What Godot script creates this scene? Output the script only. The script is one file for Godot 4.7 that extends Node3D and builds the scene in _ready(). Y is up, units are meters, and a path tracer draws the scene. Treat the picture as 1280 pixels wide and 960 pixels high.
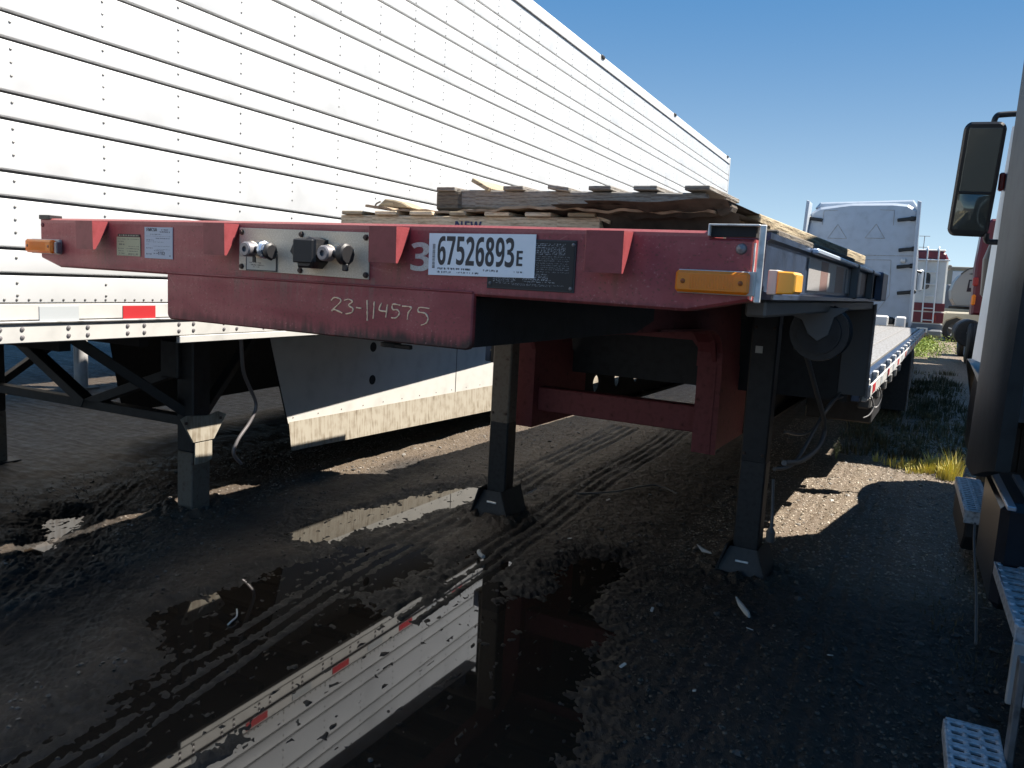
extends Node3D
# A lorry yard: a red step-deck trailer beside a white ribbed van trailer, a tractor on the right, vehicles behind.
# x is across the trailers, -z runs along them away from the camera, y is up.

class MB:                       # collects triangles and makes one mesh of them
	var v := PackedVector3Array()
	var n := PackedVector3Array()
	var u := PackedVector2Array()
	var c := PackedColorArray()
	var tint := Color(1, 1, 1)
	var colored := false
	func tri(a: Vector3, b: Vector3, d: Vector3, na: Vector3, nb: Vector3, nd: Vector3) -> void:
		var g := (b - a).cross(d - a)
		if g.dot(na + nb + nd) > 0.0:
			v.append_array([a, d, b]); n.append_array([na, nd, nb])
		else:
			v.append_array([a, b, d]); n.append_array([na, nb, nd])
		u.append_array([Vector2(), Vector2(), Vector2()])
		if colored: c.append_array([tint, tint, tint])
	func flat(a: Vector3, b: Vector3, d: Vector3, out: Vector3) -> void:
		var g := (b - a).cross(d - a)
		if g.length_squared() < 1e-16: return
		g = g.normalized()
		if g.dot(out) < 0.0: g = -g
		tri(a, b, d, g, g, g)
	func quad(a: Vector3, b: Vector3, d: Vector3, e: Vector3, out: Vector3) -> void:
		flat(a, b, d, out); flat(a, d, e, out)
	func box(at: Vector3, size: Vector3, bev := 0.0, turn := Basis()) -> void:
		var h := size * 0.5
		var b := minf(bev, minf(h.x, minf(h.y, h.z)) * 0.8)
		for ax in 3:
			for s: float in [-1.0, 1.0]:
				var a1 := (ax + 1) % 3
				var a2 := (ax + 2) % 3
				var o := Vector3(); o[ax] = s
				var q: Array[Vector3] = []
				for k in 4:
					var p := Vector3()
					p[ax] = s * h[ax]
					p[a1] = (1.0 if k == 1 or k == 2 else -1.0) * (h[a1] - b)
					p[a2] = (1.0 if k >= 2 else -1.0) * (h[a2] - b)
					q.append(at + turn * p)
				quad(q[0], q[1], q[2], q[3], turn * o)
		if b <= 0.0: return
		for ax in 3:
			var a1 := (ax + 1) % 3
			var a2 := (ax + 2) % 3
			for s1: float in [-1.0, 1.0]:
				for s2: float in [-1.0, 1.0]:
					var o := Vector3(); o[a1] = s1; o[a2] = s2
					var q: Array[Vector3] = []
					for k in 4:
						var p := Vector3()
						p[ax] = (1.0 if k == 1 or k == 2 else -1.0) * (h[ax] - b)
						p[a1] = s1 * (h[a1] - (b if k >= 2 else 0.0))
						p[a2] = s2 * (h[a2] - (0.0 if k >= 2 else b))
						q.append(at + turn * p)
					quad(q[0], q[1], q[2], q[3], turn * o)
		for sx: float in [-1.0, 1.0]:
			for sy: float in [-1.0, 1.0]:
				for sz: float in [-1.0, 1.0]:
					var s := Vector3(sx, sy, sz)
					flat(at + turn * (s * (h - Vector3(0, b, b))), at + turn * (s * (h - Vector3(b, 0, b))), at + turn * (s * (h - Vector3(b, b, 0))), turn * s)
	func bar(a: Vector3, b: Vector3, w: float, t: float, bev := 0.003, up := Vector3.UP) -> void:   # a box from a to b
		var d := (b - a)
		var f := d.normalized()
		var r := f.cross(up).normalized()
		if r.length() < 0.5: r = Vector3.RIGHT
		box((a + b) * 0.5, Vector3(w, t, d.length()), bev, Basis(r, r.cross(f).normalized(), -f))
	func tube(pts: Array, r: float, seg := 10, caps := true) -> void:
		var radii := []
		for i in pts.size(): radii.append(r)
		lathe_path(pts, radii, seg, caps)
	func lathe_path(pts: Array, radii: Array, seg: int, caps := true) -> void:
		var rings: Array = []
		var norms: Array = []
		var side := Vector3()
		for i in pts.size():
			var p: Vector3 = pts[i]
			var d: Vector3 = (pts[mini(i + 1, pts.size() - 1)] - pts[maxi(i - 1, 0)]).normalized()
			if i == 0:
				side = d.cross(Vector3.UP if absf(d.y) < 0.9 else Vector3.RIGHT).normalized()
			else:
				side = (side - d * side.dot(d)).normalized()
			var w := d.cross(side)
			var ring := PackedVector3Array()
			var nn := PackedVector3Array()
			for k in seg:
				var an := TAU * k / seg
				var o := side * cos(an) + w * sin(an)
				nn.append(o); ring.append(p + o * float(radii[i]))
			rings.append(ring); norms.append(nn)
		for i in pts.size() - 1:
			for k in seg:
				var k2 := (k + 1) % seg
				tri(rings[i][k], rings[i + 1][k], rings[i + 1][k2], norms[i][k], norms[i + 1][k], norms[i + 1][k2])
				tri(rings[i][k], rings[i + 1][k2], rings[i][k2], norms[i][k], norms[i + 1][k2], norms[i][k2])
		if caps:
			for e in 2:
				var ring: PackedVector3Array = rings[0] if e == 0 else rings[-1]
				var o: Vector3 = (pts[0] - pts[1]) if e == 0 else (pts[-1] - pts[-2])
				for k in range(1, seg - 1): flat(ring[0], ring[k], ring[k + 1], o)
	func cyl(a: Vector3, b: Vector3, r: float, seg := 16, bev := 0.0) -> void:
		var d := (b - a).normalized()
		if bev > 0.0:
			profile(a, b, [[0.0, r - bev], [bev, r], [(b - a).length() - bev, r], [(b - a).length(), r - bev]], seg)
		else:
			profile(a, b, [[0.0, r], [(b - a).length(), r]], seg)
	func profile(a: Vector3, b: Vector3, pr: Array, seg := 16, caps := true) -> void:    # [distance along, radius], faceted along the axis
		var d := (b - a).normalized()
		var s := d.cross(Vector3.UP if absf(d.y) < 0.9 else Vector3.RIGHT).normalized()
		var w := d.cross(s)
		for i in pr.size() - 1:
			var z0: float = pr[i][0]; var r0: float = pr[i][1]
			var z1: float = pr[i + 1][0]; var r1: float = pr[i + 1][1]
			var sl := Vector2(z1 - z0, r0 - r1)
			sl = sl.normalized() if sl.length() > 1e-6 else Vector2(1, 0)
			for k in seg:
				var o0 := s * cos(TAU * k / seg) + w * sin(TAU * k / seg)
				var o1 := s * cos(TAU * (k + 1) / seg) + w * sin(TAU * (k + 1) / seg)
				var n0 := o0 * sl.x + d * sl.y
				var n1 := o1 * sl.x + d * sl.y
				var p00 := a + d * z0 + o0 * r0; var p01 := a + d * z0 + o1 * r0
				var p10 := a + d * z1 + o0 * r1; var p11 := a + d * z1 + o1 * r1
				if r1 > 1e-6: tri(p00, p10, p11, n0, n0, n1)
				if r0 > 1e-6: tri(p00, p11, p01, n0, n1, n1)
		if caps:
			for e in 2:
				var pe: Array = pr[0] if e == 0 else pr[-1]
				var rr: float = pe[1]
				if rr < 1e-5: continue
				var at: Vector3 = a + d * float(pe[0])
				var o: Vector3 = -d if e == 0 else d
				for k in range(1, seg - 1):
					flat(at + (s) * rr, at + (s * cos(TAU * k / seg) + w * sin(TAU * k / seg)) * rr, at + (s * cos(TAU * (k + 1) / seg) + w * sin(TAU * (k + 1) / seg)) * rr, o)
	func prism(poly: PackedVector2Array, z0: float, z1: float, bev := 0.0, xf := Transform3D()) -> void:   # outline in xy, from z0 (back) to z1 (front)
		var p := poly
		if Geometry2D.is_polygon_clockwise(p):
			p.reverse()
		var inner := p
		if bev > 0.0:
			var off := Geometry2D.offset_polygon(p, -bev, Geometry2D.JOIN_MITER)
			if off.size() == 1 and off[0].size() == p.size():
				inner = off[0]
				var best := 0                                    # same starting corner
				for k in inner.size():
					if inner[k].distance_squared_to(p[0]) < inner[best].distance_squared_to(p[0]): best = k
				var rot := PackedVector2Array()
				for k in inner.size(): rot.append(inner[(best + k) % inner.size()])
				if Geometry2D.is_polygon_clockwise(rot): bev = 0.0
				inner = rot if bev > 0.0 else p
			else:
				bev = 0.0
		var idx := Geometry2D.triangulate_polygon(inner)
		for i in range(0, idx.size(), 3):
			var a := inner[idx[i]]; var b := inner[idx[i + 1]]; var d := inner[idx[i + 2]]
			flat(xf * Vector3(a.x, a.y, z1), xf * Vector3(b.x, b.y, z1), xf * Vector3(d.x, d.y, z1), xf.basis * Vector3(0, 0, 1))
		idx = Geometry2D.triangulate_polygon(p)
		for i in range(0, idx.size(), 3):
			var a := p[idx[i]]; var b := p[idx[i + 1]]; var d := p[idx[i + 2]]
			flat(xf * Vector3(a.x, a.y, z0), xf * Vector3(b.x, b.y, z0), xf * Vector3(d.x, d.y, z0), xf.basis * Vector3(0, 0, -1))
		for i in p.size():
			var j := (i + 1) % p.size()
			var o := Vector3(p[j].y - p[i].y, p[i].x - p[j].x, 0).normalized()
			quad(xf * Vector3(p[i].x, p[i].y, z0), xf * Vector3(p[j].x, p[j].y, z0), xf * Vector3(p[j].x, p[j].y, z1 - bev), xf * Vector3(p[i].x, p[i].y, z1 - bev), xf.basis * o)
			if bev > 0.0:
				quad(xf * Vector3(p[i].x, p[i].y, z1 - bev), xf * Vector3(p[j].x, p[j].y, z1 - bev), xf * Vector3(inner[j].x, inner[j].y, z1), xf * Vector3(inner[i].x, inner[i].y, z1), xf.basis * (o + Vector3(0, 0, 1)))
	func map_uv(x0: float, y0: float, x1: float, y1: float) -> void:       # texture coordinates straight from x and y
		for k in v.size(): u[k] = Vector2((v[k].x - x0) / (x1 - x0), (y1 - v[k].y) / (y1 - y0))
	func card(x0: float, y0: float, x1: float, y1: float, z: float, t := 0.0015) -> void:      # a thin sheet facing +z, with texture coordinates
		box(Vector3((x0 + x1) / 2, (y0 + y1) / 2, z - t / 2 - 0.0002), Vector3(x1 - x0, y1 - y0, t))
		var q := [Vector3(x0, y0, z), Vector3(x1, y0, z), Vector3(x1, y1, z), Vector3(x0, y1, z)]
		var w := [Vector2(0, 1), Vector2(1, 1), Vector2(1, 0), Vector2(0, 0)]
		for k in [0, 2, 1, 0, 3, 2]:
			v.append(q[k]); n.append(Vector3(0, 0, 1)); u.append(w[k])
			if colored: c.append(tint)
	func disc_dome(at: Vector3, d: Vector3, r: float, h: float, seg := 8) -> void:
		profile(at, at + d, [[0.0, r], [h * 0.6, r * 0.8], [h, 0.0]], seg, false)
	func sheet(f: Callable, nu: int, nv: int) -> void:       # a smooth sheet: f(s, t) is a point, s and t run 0 to 1
		var p := []
		for i in nu + 1:
			var row := PackedVector3Array()
			for j in nv + 1: row.append(f.call(float(i) / nu, float(j) / nv))
			p.append(row)
		var m := []
		for i in nu + 1:
			var row := PackedVector3Array()
			for j in nv + 1:
				row.append((p[mini(i + 1, nu)][j] - p[maxi(i - 1, 0)][j]).cross(p[i][mini(j + 1, nv)] - p[i][maxi(j - 1, 0)]).normalized())
			m.append(row)
		for i in nu:
			for j in nv:
				tri(p[i][j], p[i + 1][j], p[i + 1][j + 1], m[i][j], m[i + 1][j], m[i + 1][j + 1])
				tri(p[i][j], p[i + 1][j + 1], p[i][j + 1], m[i][j], m[i + 1][j + 1], m[i][j + 1])
	func mesh() -> ArrayMesh:
		var a := []
		a.resize(Mesh.ARRAY_MAX)
		a[Mesh.ARRAY_VERTEX] = v; a[Mesh.ARRAY_NORMAL] = n; a[Mesh.ARRAY_TEX_UV] = u
		if colored: a[Mesh.ARRAY_COLOR] = c
		var am := ArrayMesh.new()
		am.add_surface_from_arrays(Mesh.PRIMITIVE_TRIANGLES, a)
		return am

var M := {}
var used := {}
var rng := RandomNumberGenerator.new()
var bold: SystemFont

func numbered(called: String) -> String:
	var k: int = used.get(called, 0)
	used[called] = k + 1
	return called if k == 0 else "%s_%03d" % [called, k]

func thing(called: String, label: String, category: String, at := Vector3.ZERO, turn := 0.0, group := "") -> Node3D:
	var o := Node3D.new()
	o.name = numbered(called)
	add_child(o)
	o.position = at
	o.rotation.y = turn
	o.set_meta("label", label); o.set_meta("category", category)
	if group: o.set_meta("group", group)
	return o

func obj(called: String, mb, m: Material, parent: Node = self, label := "") -> MeshInstance3D:
	var o := MeshInstance3D.new()
	o.mesh = mb.mesh() if mb is MB else mb
	o.material_override = m
	if parent == self:
		o.name = numbered(called)
	else:
		var k := 0
		var nm := called
		while parent.has_node(NodePath(nm)):
			k += 1
			nm = "%s_%03d" % [called, k]
		o.name = nm
	parent.add_child(o, true)
	if label: o.set_meta("label", label)
	return o

func tag(o: Node, label: String, category: String, group := "") -> Node:
	o.set_meta("label", label); o.set_meta("category", category)
	if group: o.set_meta("group", group)
	return o

func bx(at: Vector3, size: Vector3, bev := 0.004, turn := Basis()) -> MB:
	var m := MB.new()
	m.box(at, size, bev, turn)
	return m

func text(called: String, what: String, x0: float, y0: float, x1: float, y1: float, z: float, m: Material, parent: Node) -> MeshInstance3D:   # flat lettering facing +z that fills the box
	var t := TextMesh.new()
	t.text = what; t.font = bold; t.font_size = 48; t.pixel_size = 0.001; t.depth = 0.004; t.curve_step = 2.0
	var box := t.get_aabb()
	var o := obj(called, t, m, parent)
	var s := Vector3((x1 - x0) / maxf(box.size.x, 1e-4), (y1 - y0) / maxf(box.size.y, 1e-4), 0.2)
	o.scale = s
	o.position = Vector3((x0 + x1) / 2 - box.get_center().x * s.x, (y0 + y1) / 2 - box.get_center().y * s.y, z)
	return o

# ---------------------------------------------------------------- textures and materials
func noise(s: int, f: float, oct := 4, kind := FastNoiseLite.TYPE_SIMPLEX_SMOOTH) -> FastNoiseLite:
	var q := FastNoiseLite.new()
	q.seed = s; q.frequency = f; q.noise_type = kind; q.fractal_octaves = oct
	return q

func ramp_image(img: Image, stops: Array) -> Image:      # grey -> colour through [at, Color] stops
	var g := Gradient.new()
	g.offsets = PackedFloat32Array(); g.colors = PackedColorArray()
	var offs := PackedFloat32Array(); var cols := PackedColorArray()
	for s in stops: offs.append(s[0]); cols.append(s[1])
	g.offsets = offs; g.colors = cols
	var lut := []
	for i in 256: lut.append(g.sample(i / 255.0))
	img.convert(Image.FORMAT_L8)
	var d := img.get_data()
	var o := PackedByteArray()
	o.resize(d.size() * 3)
	for i in d.size():
		var col: Color = lut[d[i]]
		o[i * 3] = col.r8; o[i * 3 + 1] = col.g8; o[i * 3 + 2] = col.b8
	return Image.create_from_data(img.get_width(), img.get_height(), false, Image.FORMAT_RGB8, o)

func grey(a: float) -> Color: return Color(a, a, a)
func tex(img: Image) -> ImageTexture:
	return ImageTexture.create_from_image(img)

func normal_tex(img: Image, strength: float) -> ImageTexture:
	var i2: Image = img.duplicate()
	i2.convert(Image.FORMAT_RGB8)
	i2.bump_map_to_normal_map(strength)
	return tex(i2)

var T := {}
func textures() -> void:
	var soft := noise(3, 0.012, 5).get_seamless_image(512, 512)
	T.grime = tex(ramp_image(soft.duplicate(), [[0.0, grey(0.55)], [0.35, grey(0.86)], [0.6, grey(0.97)], [1.0, grey(1.0)]]))
	T.rust = tex(ramp_image(soft.duplicate(), [[0.0, Color(0.6, 0.52, 0.48)], [0.2, Color(0.9, 0.87, 0.86)], [0.5, Color(1, 1, 1)], [0.78, Color(0.96, 0.95, 0.95)], [1.0, Color(0.85, 0.82, 0.81)]]))
	T.soft = tex(ramp_image(soft.duplicate(), [[0.0, grey(0.90)], [0.4, grey(0.965)], [1.0, grey(1.0)]]))
	T.rough = tex(ramp_image(noise(8, 0.02, 4).get_seamless_image(256, 256), [[0.0, grey(0.55)], [1.0, grey(1.0)]]))
	var spk := noise(5, 0.09, 2, FastNoiseLite.TYPE_CELLULAR)
	spk.cellular_return_type = FastNoiseLite.RETURN_DISTANCE
	var sp := spk.get_seamless_image(512, 512)
	T.speck = tex(ramp_image(sp.duplicate(), [[0.0, Color(0.3, 0.22, 0.16)], [0.06, Color(0.55, 0.48, 0.4)], [0.16, Color(0.9, 0.88, 0.85)], [1.0, Color(1, 1, 1)]]))
	var ve := noise(6, 0.035, 3, FastNoiseLite.TYPE_CELLULAR)
	ve.cellular_return_type = FastNoiseLite.RETURN_CELL_VALUE
	var fine := noise(9, 0.12, 4).get_seamless_image(512, 512)
	var stones := noise(7, 0.07, 2, FastNoiseLite.TYPE_CELLULAR)
	stones.cellular_return_type = FastNoiseLite.RETURN_DISTANCE2_SUB
	var sim := stones.get_seamless_image(1024, 1024)
	T.stone_n = normal_tex(sim.duplicate(), 5.0)
	var grit := noise(17, 0.16, 4).get_seamless_image(1024, 1024)
	T.grit = tex(ramp_image(grit.duplicate(), [[0.0, Color(0.28, 0.27, 0.27)], [0.3, Color(0.6, 0.58, 0.56)], [0.6, Color(0.88, 0.86, 0.84)], [0.75, Color(1, 1, 1)], [1.0, Color(1, 0.98, 0.94)]]))
	T.grit_n = normal_tex(grit.duplicate(), 9.0)
	T.fine_n = normal_tex(fine.duplicate(), 2.0)
	T.dent_n = normal_tex(noise(21, 0.008, 3).get_seamless_image(512, 512), 3.0)
	var wood := Image.create(256, 256, false, Image.FORMAT_L8)
	var wn := noise(31, 0.03, 4)
	for y in 256:
		for x in 256:
			var g := wn.get_noise_2d(x * 0.25, y * 5.0) * 0.5 + wn.get_noise_2d(x * 1.5 + 500.0, y * 16.0) * 0.35
			wood.set_pixel(x, y, grey(clampf(0.5 + g, 0.0, 1.0)))
	T.wood = tex(ramp_image(wood.duplicate(), [[0.0, Color(0.55, 0.5, 0.46)], [0.35, Color(0.82, 0.79, 0.76)], [0.6, Color(0.96, 0.95, 0.93)], [1.0, Color(1, 1, 1)]]))
	T.wood_n = normal_tex(wood.duplicate(), 3.0)
	var st := Image.create(256, 256, false, Image.FORMAT_L8)
	for y in 256:
		for x in 256:
			var g := wn.get_noise_2d(x * 6.0, y * 0.45 + 900.0) * 0.7 + wn.get_noise_2d(x * 1.2, y * 1.2 + 90.0) * 0.5
			st.set_pixel(x, y, grey(clampf(0.6 + g * 0.8, 0.0, 1.0)))
	T.streak = tex(ramp_image(st, [[0.0, Color(0.66, 0.62, 0.58)], [0.4, Color(0.88, 0.86, 0.84)], [0.7, Color(1, 1, 1)], [1.0, Color(1, 1, 1)]]))

func mat(key: String, col: Color, rough: float, metal := 0.0, t: Texture2D = null, scale := 1.0, nt: Texture2D = null, ns := 1.0) -> StandardMaterial3D:   # col is linear
	var m := StandardMaterial3D.new()
	m.resource_name = key
	m.albedo_color = col.linear_to_srgb()
	m.roughness = rough
	m.metallic = metal
	if t or nt:
		m.uv1_triplanar = true
		m.uv1_scale = Vector3.ONE * scale
	if t: m.albedo_texture = t
	if nt:
		m.normal_enabled = true; m.normal_texture = nt; m.normal_scale = ns
	M[key] = m
	return m

func print_image(w: int, h: int, paper: Color, ink: Color, rows: Array, s: int) -> ImageTexture:    # small print that is too small to read: rows of [top, height, from, to]
	var img := Image.create(w, h, false, Image.FORMAT_RGB8)
	img.fill(paper)
	var r := RandomNumberGenerator.new(); r.seed = s
	for row in rows:
		var x: int = int(row[2] * w)
		while x < int(row[3] * w):
			var word := r.randi_range(3, 14)
			for k in word:
				if x + k >= int(row[3] * w): break
				if r.randf() < 0.75:
					var top := int(row[0] * h) + (1 if r.randf() < 0.4 else 0)
					img.fill_rect(Rect2i(x + k, top, 1, maxi(1, int(row[1] * h) - r.randi_range(0, 1))), ink.lerp(paper, r.randf() * 0.45))
			x += word + r.randi_range(1, 4)
	return tex(img)

func printed(key: String, t: Texture2D, rough := 0.5) -> StandardMaterial3D:
	var m := StandardMaterial3D.new()
	m.resource_name = key; m.albedo_texture = t; m.roughness = rough
	M[key] = m
	return m

func worn_red() -> ImageTexture:                     # faded maroon paint: streaks, chips, rust, grease along the lower edge
	var w := 1024; var h := 160                        # covers x -1.31 to 1.31, y 1.27 to 1.61
	var img := Image.create(w, h, false, Image.FORMAT_RGB8)
	var a := noise(61, 0.012, 4); var b := noise(62, 0.05, 3); var c := noise(63, 0.16, 3)
	var base := Color(0.30, 0.056, 0.063); var faded := Color(0.35, 0.082, 0.084); var deep := Color(0.22, 0.030, 0.038)
	var rust := Color(0.11, 0.05, 0.03); var grease := Color(0.018, 0.014, 0.013)
	for y in h:
		var wy := 1.61 - 0.34 * y / h
		for x in w:
			var wx := -1.31 + 2.62 * x / w
			var n := a.get_noise_2d(x * 0.7, y * 1.2)
			var s := b.get_noise_2d(x * 2.2, y * 0.18)             # runs down
			var f := c.get_noise_2d(x * 1.4, y * 1.4)
			var col := base.lerp(faded, clampf(n * 1.4 + 0.25 - wx * 0.22 + 0.5 * s, 0.0, 1.0))
			col = col.lerp(deep, clampf(-n * 1.2 + 0.18 * wx + 0.3 * f, 0.0, 0.9))
			var low := 1.0 - smoothstep(1.278, 1.325, wy + 0.02 * s + 0.012 * n)
			var lowb := (1.0 - smoothstep(1.42, 1.445, wy + 0.008 * s)) * (1.0 if absf(wx) > 0.6 else 0.0)
			col = col.lerp(grease, clampf(low * (0.55 + 0.6 * smoothstep(-0.3, 0.35, wx)) + 0.5 * lowb, 0.0, 0.92))
			for q: float in [-0.943, -0.307, 0.335, 0.967]:        # grime run below each bracket
				var d := absf(wx - q - 0.01)
				if d < 0.07 and wy < 1.50:
					col = col.lerp(rust, (1.0 - d / 0.07) * clampf(0.45 + 1.3 * s, 0.0, 1.0) * smoothstep(1.40, 1.49, wy) * 0.55)
			if wx > -0.28 and wx < 0.28 and wy < 1.455:
				col = col.lerp(Color(0.20, 0.10, 0.085), clampf(s * 1.6, 0.0, 0.6) * smoothstep(1.33, 1.45, wy))
			if f > 0.50: col = col.lerp(rust, 0.75)
			if f < -0.52 and n > 0.0: col = col.lerp(Color(0.45, 0.20, 0.19), 0.6)
			if wy > 1.588: col = col.lerp(Color(0.42, 0.14, 0.13), 0.5 + 0.4 * f)
			img.set_pixel(x, y, col.linear_to_srgb())
	var r := RandomNumberGenerator.new(); r.seed = 71
	for k in 26:                                       # scratches
		var x := r.randf() * w; var y := r.randf() * h
		var dx := r.randf_range(-1.0, 1.0); var dy := r.randf_range(-0.4, 0.4)
		for q in r.randi_range(8, 40):
			x += dx; y += dy
			if x > 0 and x < w and y > 0 and y < h: img.set_pixel(int(x), int(y), img.get_pixel(int(x), int(y)).lerp(Color(0.68, 0.42, 0.40), 0.45))
	return tex(img)

func materials() -> void:
	textures()
	mat("red", Color(0.26, 0.046, 0.052), 0.48, 0.0, T.rust, 1.6, T.fine_n, 0.15)
	mat("red_under", Color(0.22, 0.052, 0.055), 0.65, 0.0, T.rust, 2.3, T.fine_n, 0.3)
	var wr := printed("red_front", worn_red(), 0.5)
	wr.roughness_texture = T.rough; wr.roughness = 0.62
	wr.normal_enabled = false
	mat("black_steel", Color(0.018, 0.018, 0.02), 0.55, 0.0, T.grime, 2.0, T.fine_n, 0.3)
	mat("dark_grease", Color(0.012, 0.012, 0.013), 0.7, 0.0, T.grime, 2.0)
	mat("leg_steel", Color(0.17, 0.145, 0.115), 0.6, 0.0, T.rust, 3.0, T.fine_n, 0.4)
	mat("foot_steel", Color(0.02, 0.021, 0.024), 0.45, 0.0, T.grime, 4.0, T.fine_n, 0.3)
	mat("aluminium", Color(0.055, 0.085, 0.15), 0.3, 0.45, T.grime, 1.0, T.fine_n, 0.08)
	mat("bright_blue", Color(0.50, 0.58, 0.70), 0.35, 0.5)
	mat("bright_aluminium", Color(0.75, 0.75, 0.74), 0.45, 0.3, T.grime, 3.0)
	mat("dull_aluminium", Color(0.24, 0.24, 0.245), 0.5, 0.5, T.grime, 2.5, T.fine_n, 0.2)
	mat("deck_aluminium", Color(0.28, 0.28, 0.275), 0.5, 0.25, T.streak, 1.2)
	mat("panel_metal", Color(0.72, 0.65, 0.54), 0.55, 0.15, T.speck, 5.0)
	mat("rust_bolt", Color(0.10, 0.065, 0.05), 0.7, 0.2, T.grime, 20.0)
	mat("grey_bolt", Color(0.22, 0.21, 0.22), 0.45, 0.5)
	mat("chrome_blue", Color(0.55, 0.62, 0.72), 0.25, 0.8)
	mat("rubber", Color(0.014, 0.014, 0.015), 0.75, 0.0, T.grime, 3.0)
	mat("rubber_seal", Color(0.05, 0.05, 0.052), 0.6)
	mat("plug_plastic", Color(0.011, 0.011, 0.013), 0.5)
	var am := mat("amber", Color(0.97, 0.34, 0.012), 0.16)
	am.clearcoat_enabled = true; am.clearcoat = 0.6; am.backlight_enabled = true; am.backlight = Color(0.9, 0.35, 0.02)
	var as2 := mat("amber_side", Color(0.95, 0.43, 0.02), 0.16)
	as2.clearcoat_enabled = true; as2.clearcoat = 0.6
	mat("amber_dark", Color(0.25, 0.06, 0.005), 0.3)
	mat("lamp_base", Color(0.55, 0.54, 0.5), 0.5)
	mat("tape_red", Color(0.42, 0.03, 0.035), 0.35)
	mat("tape_silver", Color(0.40, 0.43, 0.45), 0.35)
	mat("rail_tape", Color(0.40, 0.40, 0.41), 0.4, 0.0, T.speck, 3.0)
	mat("rail_tape_red", Color(0.26, 0.17, 0.16), 0.45, 0.0, T.speck, 4.0)
	mat("paint_white", Color(0.80, 0.80, 0.78), 0.42)
	mat("reefer_skin", Color(0.60, 0.615, 0.625), 0.36, 0.15, T.soft, 0.33, T.dent_n, 0.05)
	mat("reefer_gap", Color(0.10, 0.10, 0.10), 0.6)
	mat("reefer_rail", Color(0.60, 0.60, 0.585), 0.4, 0.15, T.soft, 0.9)
	mat("rivet", Color(0.22, 0.22, 0.21), 0.4, 0.6)
	mat("skirt", Color(0.58, 0.57, 0.535), 0.5, 0.0, T.soft, 0.8)
	mat("skirt_flap", Color(0.36, 0.33, 0.27), 0.6, 0.0, T.streak, 1.0)
	mat("stencil_white", Color(0.74, 0.72, 0.66), 0.7, 0.0, T.speck, 9.0)
	mat("chalk", Color(0.95, 0.72, 0.48), 0.9)
	mat("label_white", Color(0.82, 0.86, 0.90), 0.5)
	mat("ink", Color(0.03, 0.032, 0.038), 0.5)
	mat("ink_blue", Color(0.04, 0.05, 0.12), 0.8)
	mat("wood_new", Color(0.78, 0.66, 0.48), 0.8, 0.0, T.wood, 3.0, T.wood_n, 0.5)
	mat("wood_grey", Color(0.27, 0.262, 0.25), 0.85, 0.0, T.wood, 3.4, T.wood_n, 0.8)
	mat("wood_dark", Color(0.14, 0.125, 0.105), 0.85, 0.0, T.wood, 3.0, T.wood_n, 0.8)
	mat("wood_tan", Color(0.42, 0.36, 0.25), 0.8, 0.0, T.wood, 2.0, T.wood_n, 0.6)
	mat("cardboard", Color(0.40, 0.30, 0.20), 0.9, 0.0, T.grime, 3.0, T.fine_n, 0.3)
	mat("cardboard_dark", Color(0.10, 0.078, 0.06), 0.9, 0.0, T.grime, 3.0, T.fine_n, 0.3)
	mat("cab_white", Color(0.50, 0.56, 0.63), 0.32, 0.0, T.soft, 0.6)
	mat("cab_line", Color(0.12, 0.13, 0.15), 0.6)
	mat("extender", Color(0.028, 0.033, 0.035), 0.6, 0.0, T.grime, 0.9, T.fine_n, 0.1)
	mat("black_paint", Color(0.01, 0.01, 0.012), 0.35, 0.0, T.grime, 1.2)
	mat("tank_black", Color(0.012, 0.016, 0.026), 0.3, 0.0, T.grime, 2.0)
	mat("tread", Color(0.62, 0.65, 0.70), 0.4, 0.35, T.grime, 5.0, T.fine_n, 0.3)
	mat("strap_silver", Color(0.55, 0.62, 0.72), 0.3, 0.6)
	mat("mirror_glass", Color(0.13, 0.15, 0.14), 0.06, 0.6)
	mat("glass_dark", Color(0.02, 0.024, 0.03), 0.06)
	mat("rv_cream", Color(0.74, 0.76, 0.71), 0.4, 0.0, T.soft, 0.5)
	mat("rv_maroon", Color(0.16, 0.018, 0.03), 0.35)
	mat("rv_grey", Color(0.16, 0.17, 0.18), 0.5)
	mat("ladder", Color(0.75, 0.75, 0.72), 0.35, 0.3)
	mat("camper_grey", Color(0.22, 0.22, 0.22), 0.45)
	mat("camper_trim", Color(0.05, 0.05, 0.05), 0.5)
	mat("camper_tan", Color(0.36, 0.33, 0.26), 0.6)
	mat("plate_white", Color(0.7, 0.7, 0.68), 0.5)
	mat("tail_red", Color(0.30, 0.02, 0.015), 0.25)
	mat("truck_red", Color(0.11, 0.012, 0.02), 0.35)
	mat("trailer_grey", Color(0.42, 0.42, 0.42), 0.5, 0.1, T.streak, 0.4)
	mat("rag", Color(0.5, 0.49, 0.46), 0.9)
	mat("hose", Color(0.045, 0.046, 0.05), 0.45)
	mat("cable_grey", Color(0.10, 0.10, 0.10), 0.4)
	mat("rod", Color(0.13, 0.13, 0.13), 0.55, 0.3)
	var water := mat("muddy_water", Color(0.024, 0.018, 0.013), 0.025)
	water.metallic_specular = 0.6
	var lf := mat("weed", Color(1, 1, 1), 0.7)
	lf.vertex_color_use_as_albedo = true; lf.backlight_enabled = true; lf.backlight = Color(0.35, 0.35, 0.12)
	var gr := mat("earth", Color(1, 1, 1), 0.70, 0.0, T.grit, 1.7, T.grit_n, 1.0)
	gr.uv1_world_triplanar = true
	gr.vertex_color_use_as_albedo = true
	gr.roughness_texture = T.rough
	gr.detail_enabled = false
	var pb := mat("pebble", Color(1, 1, 1), 0.55)
	pb.vertex_color_use_as_albedo = true

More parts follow.
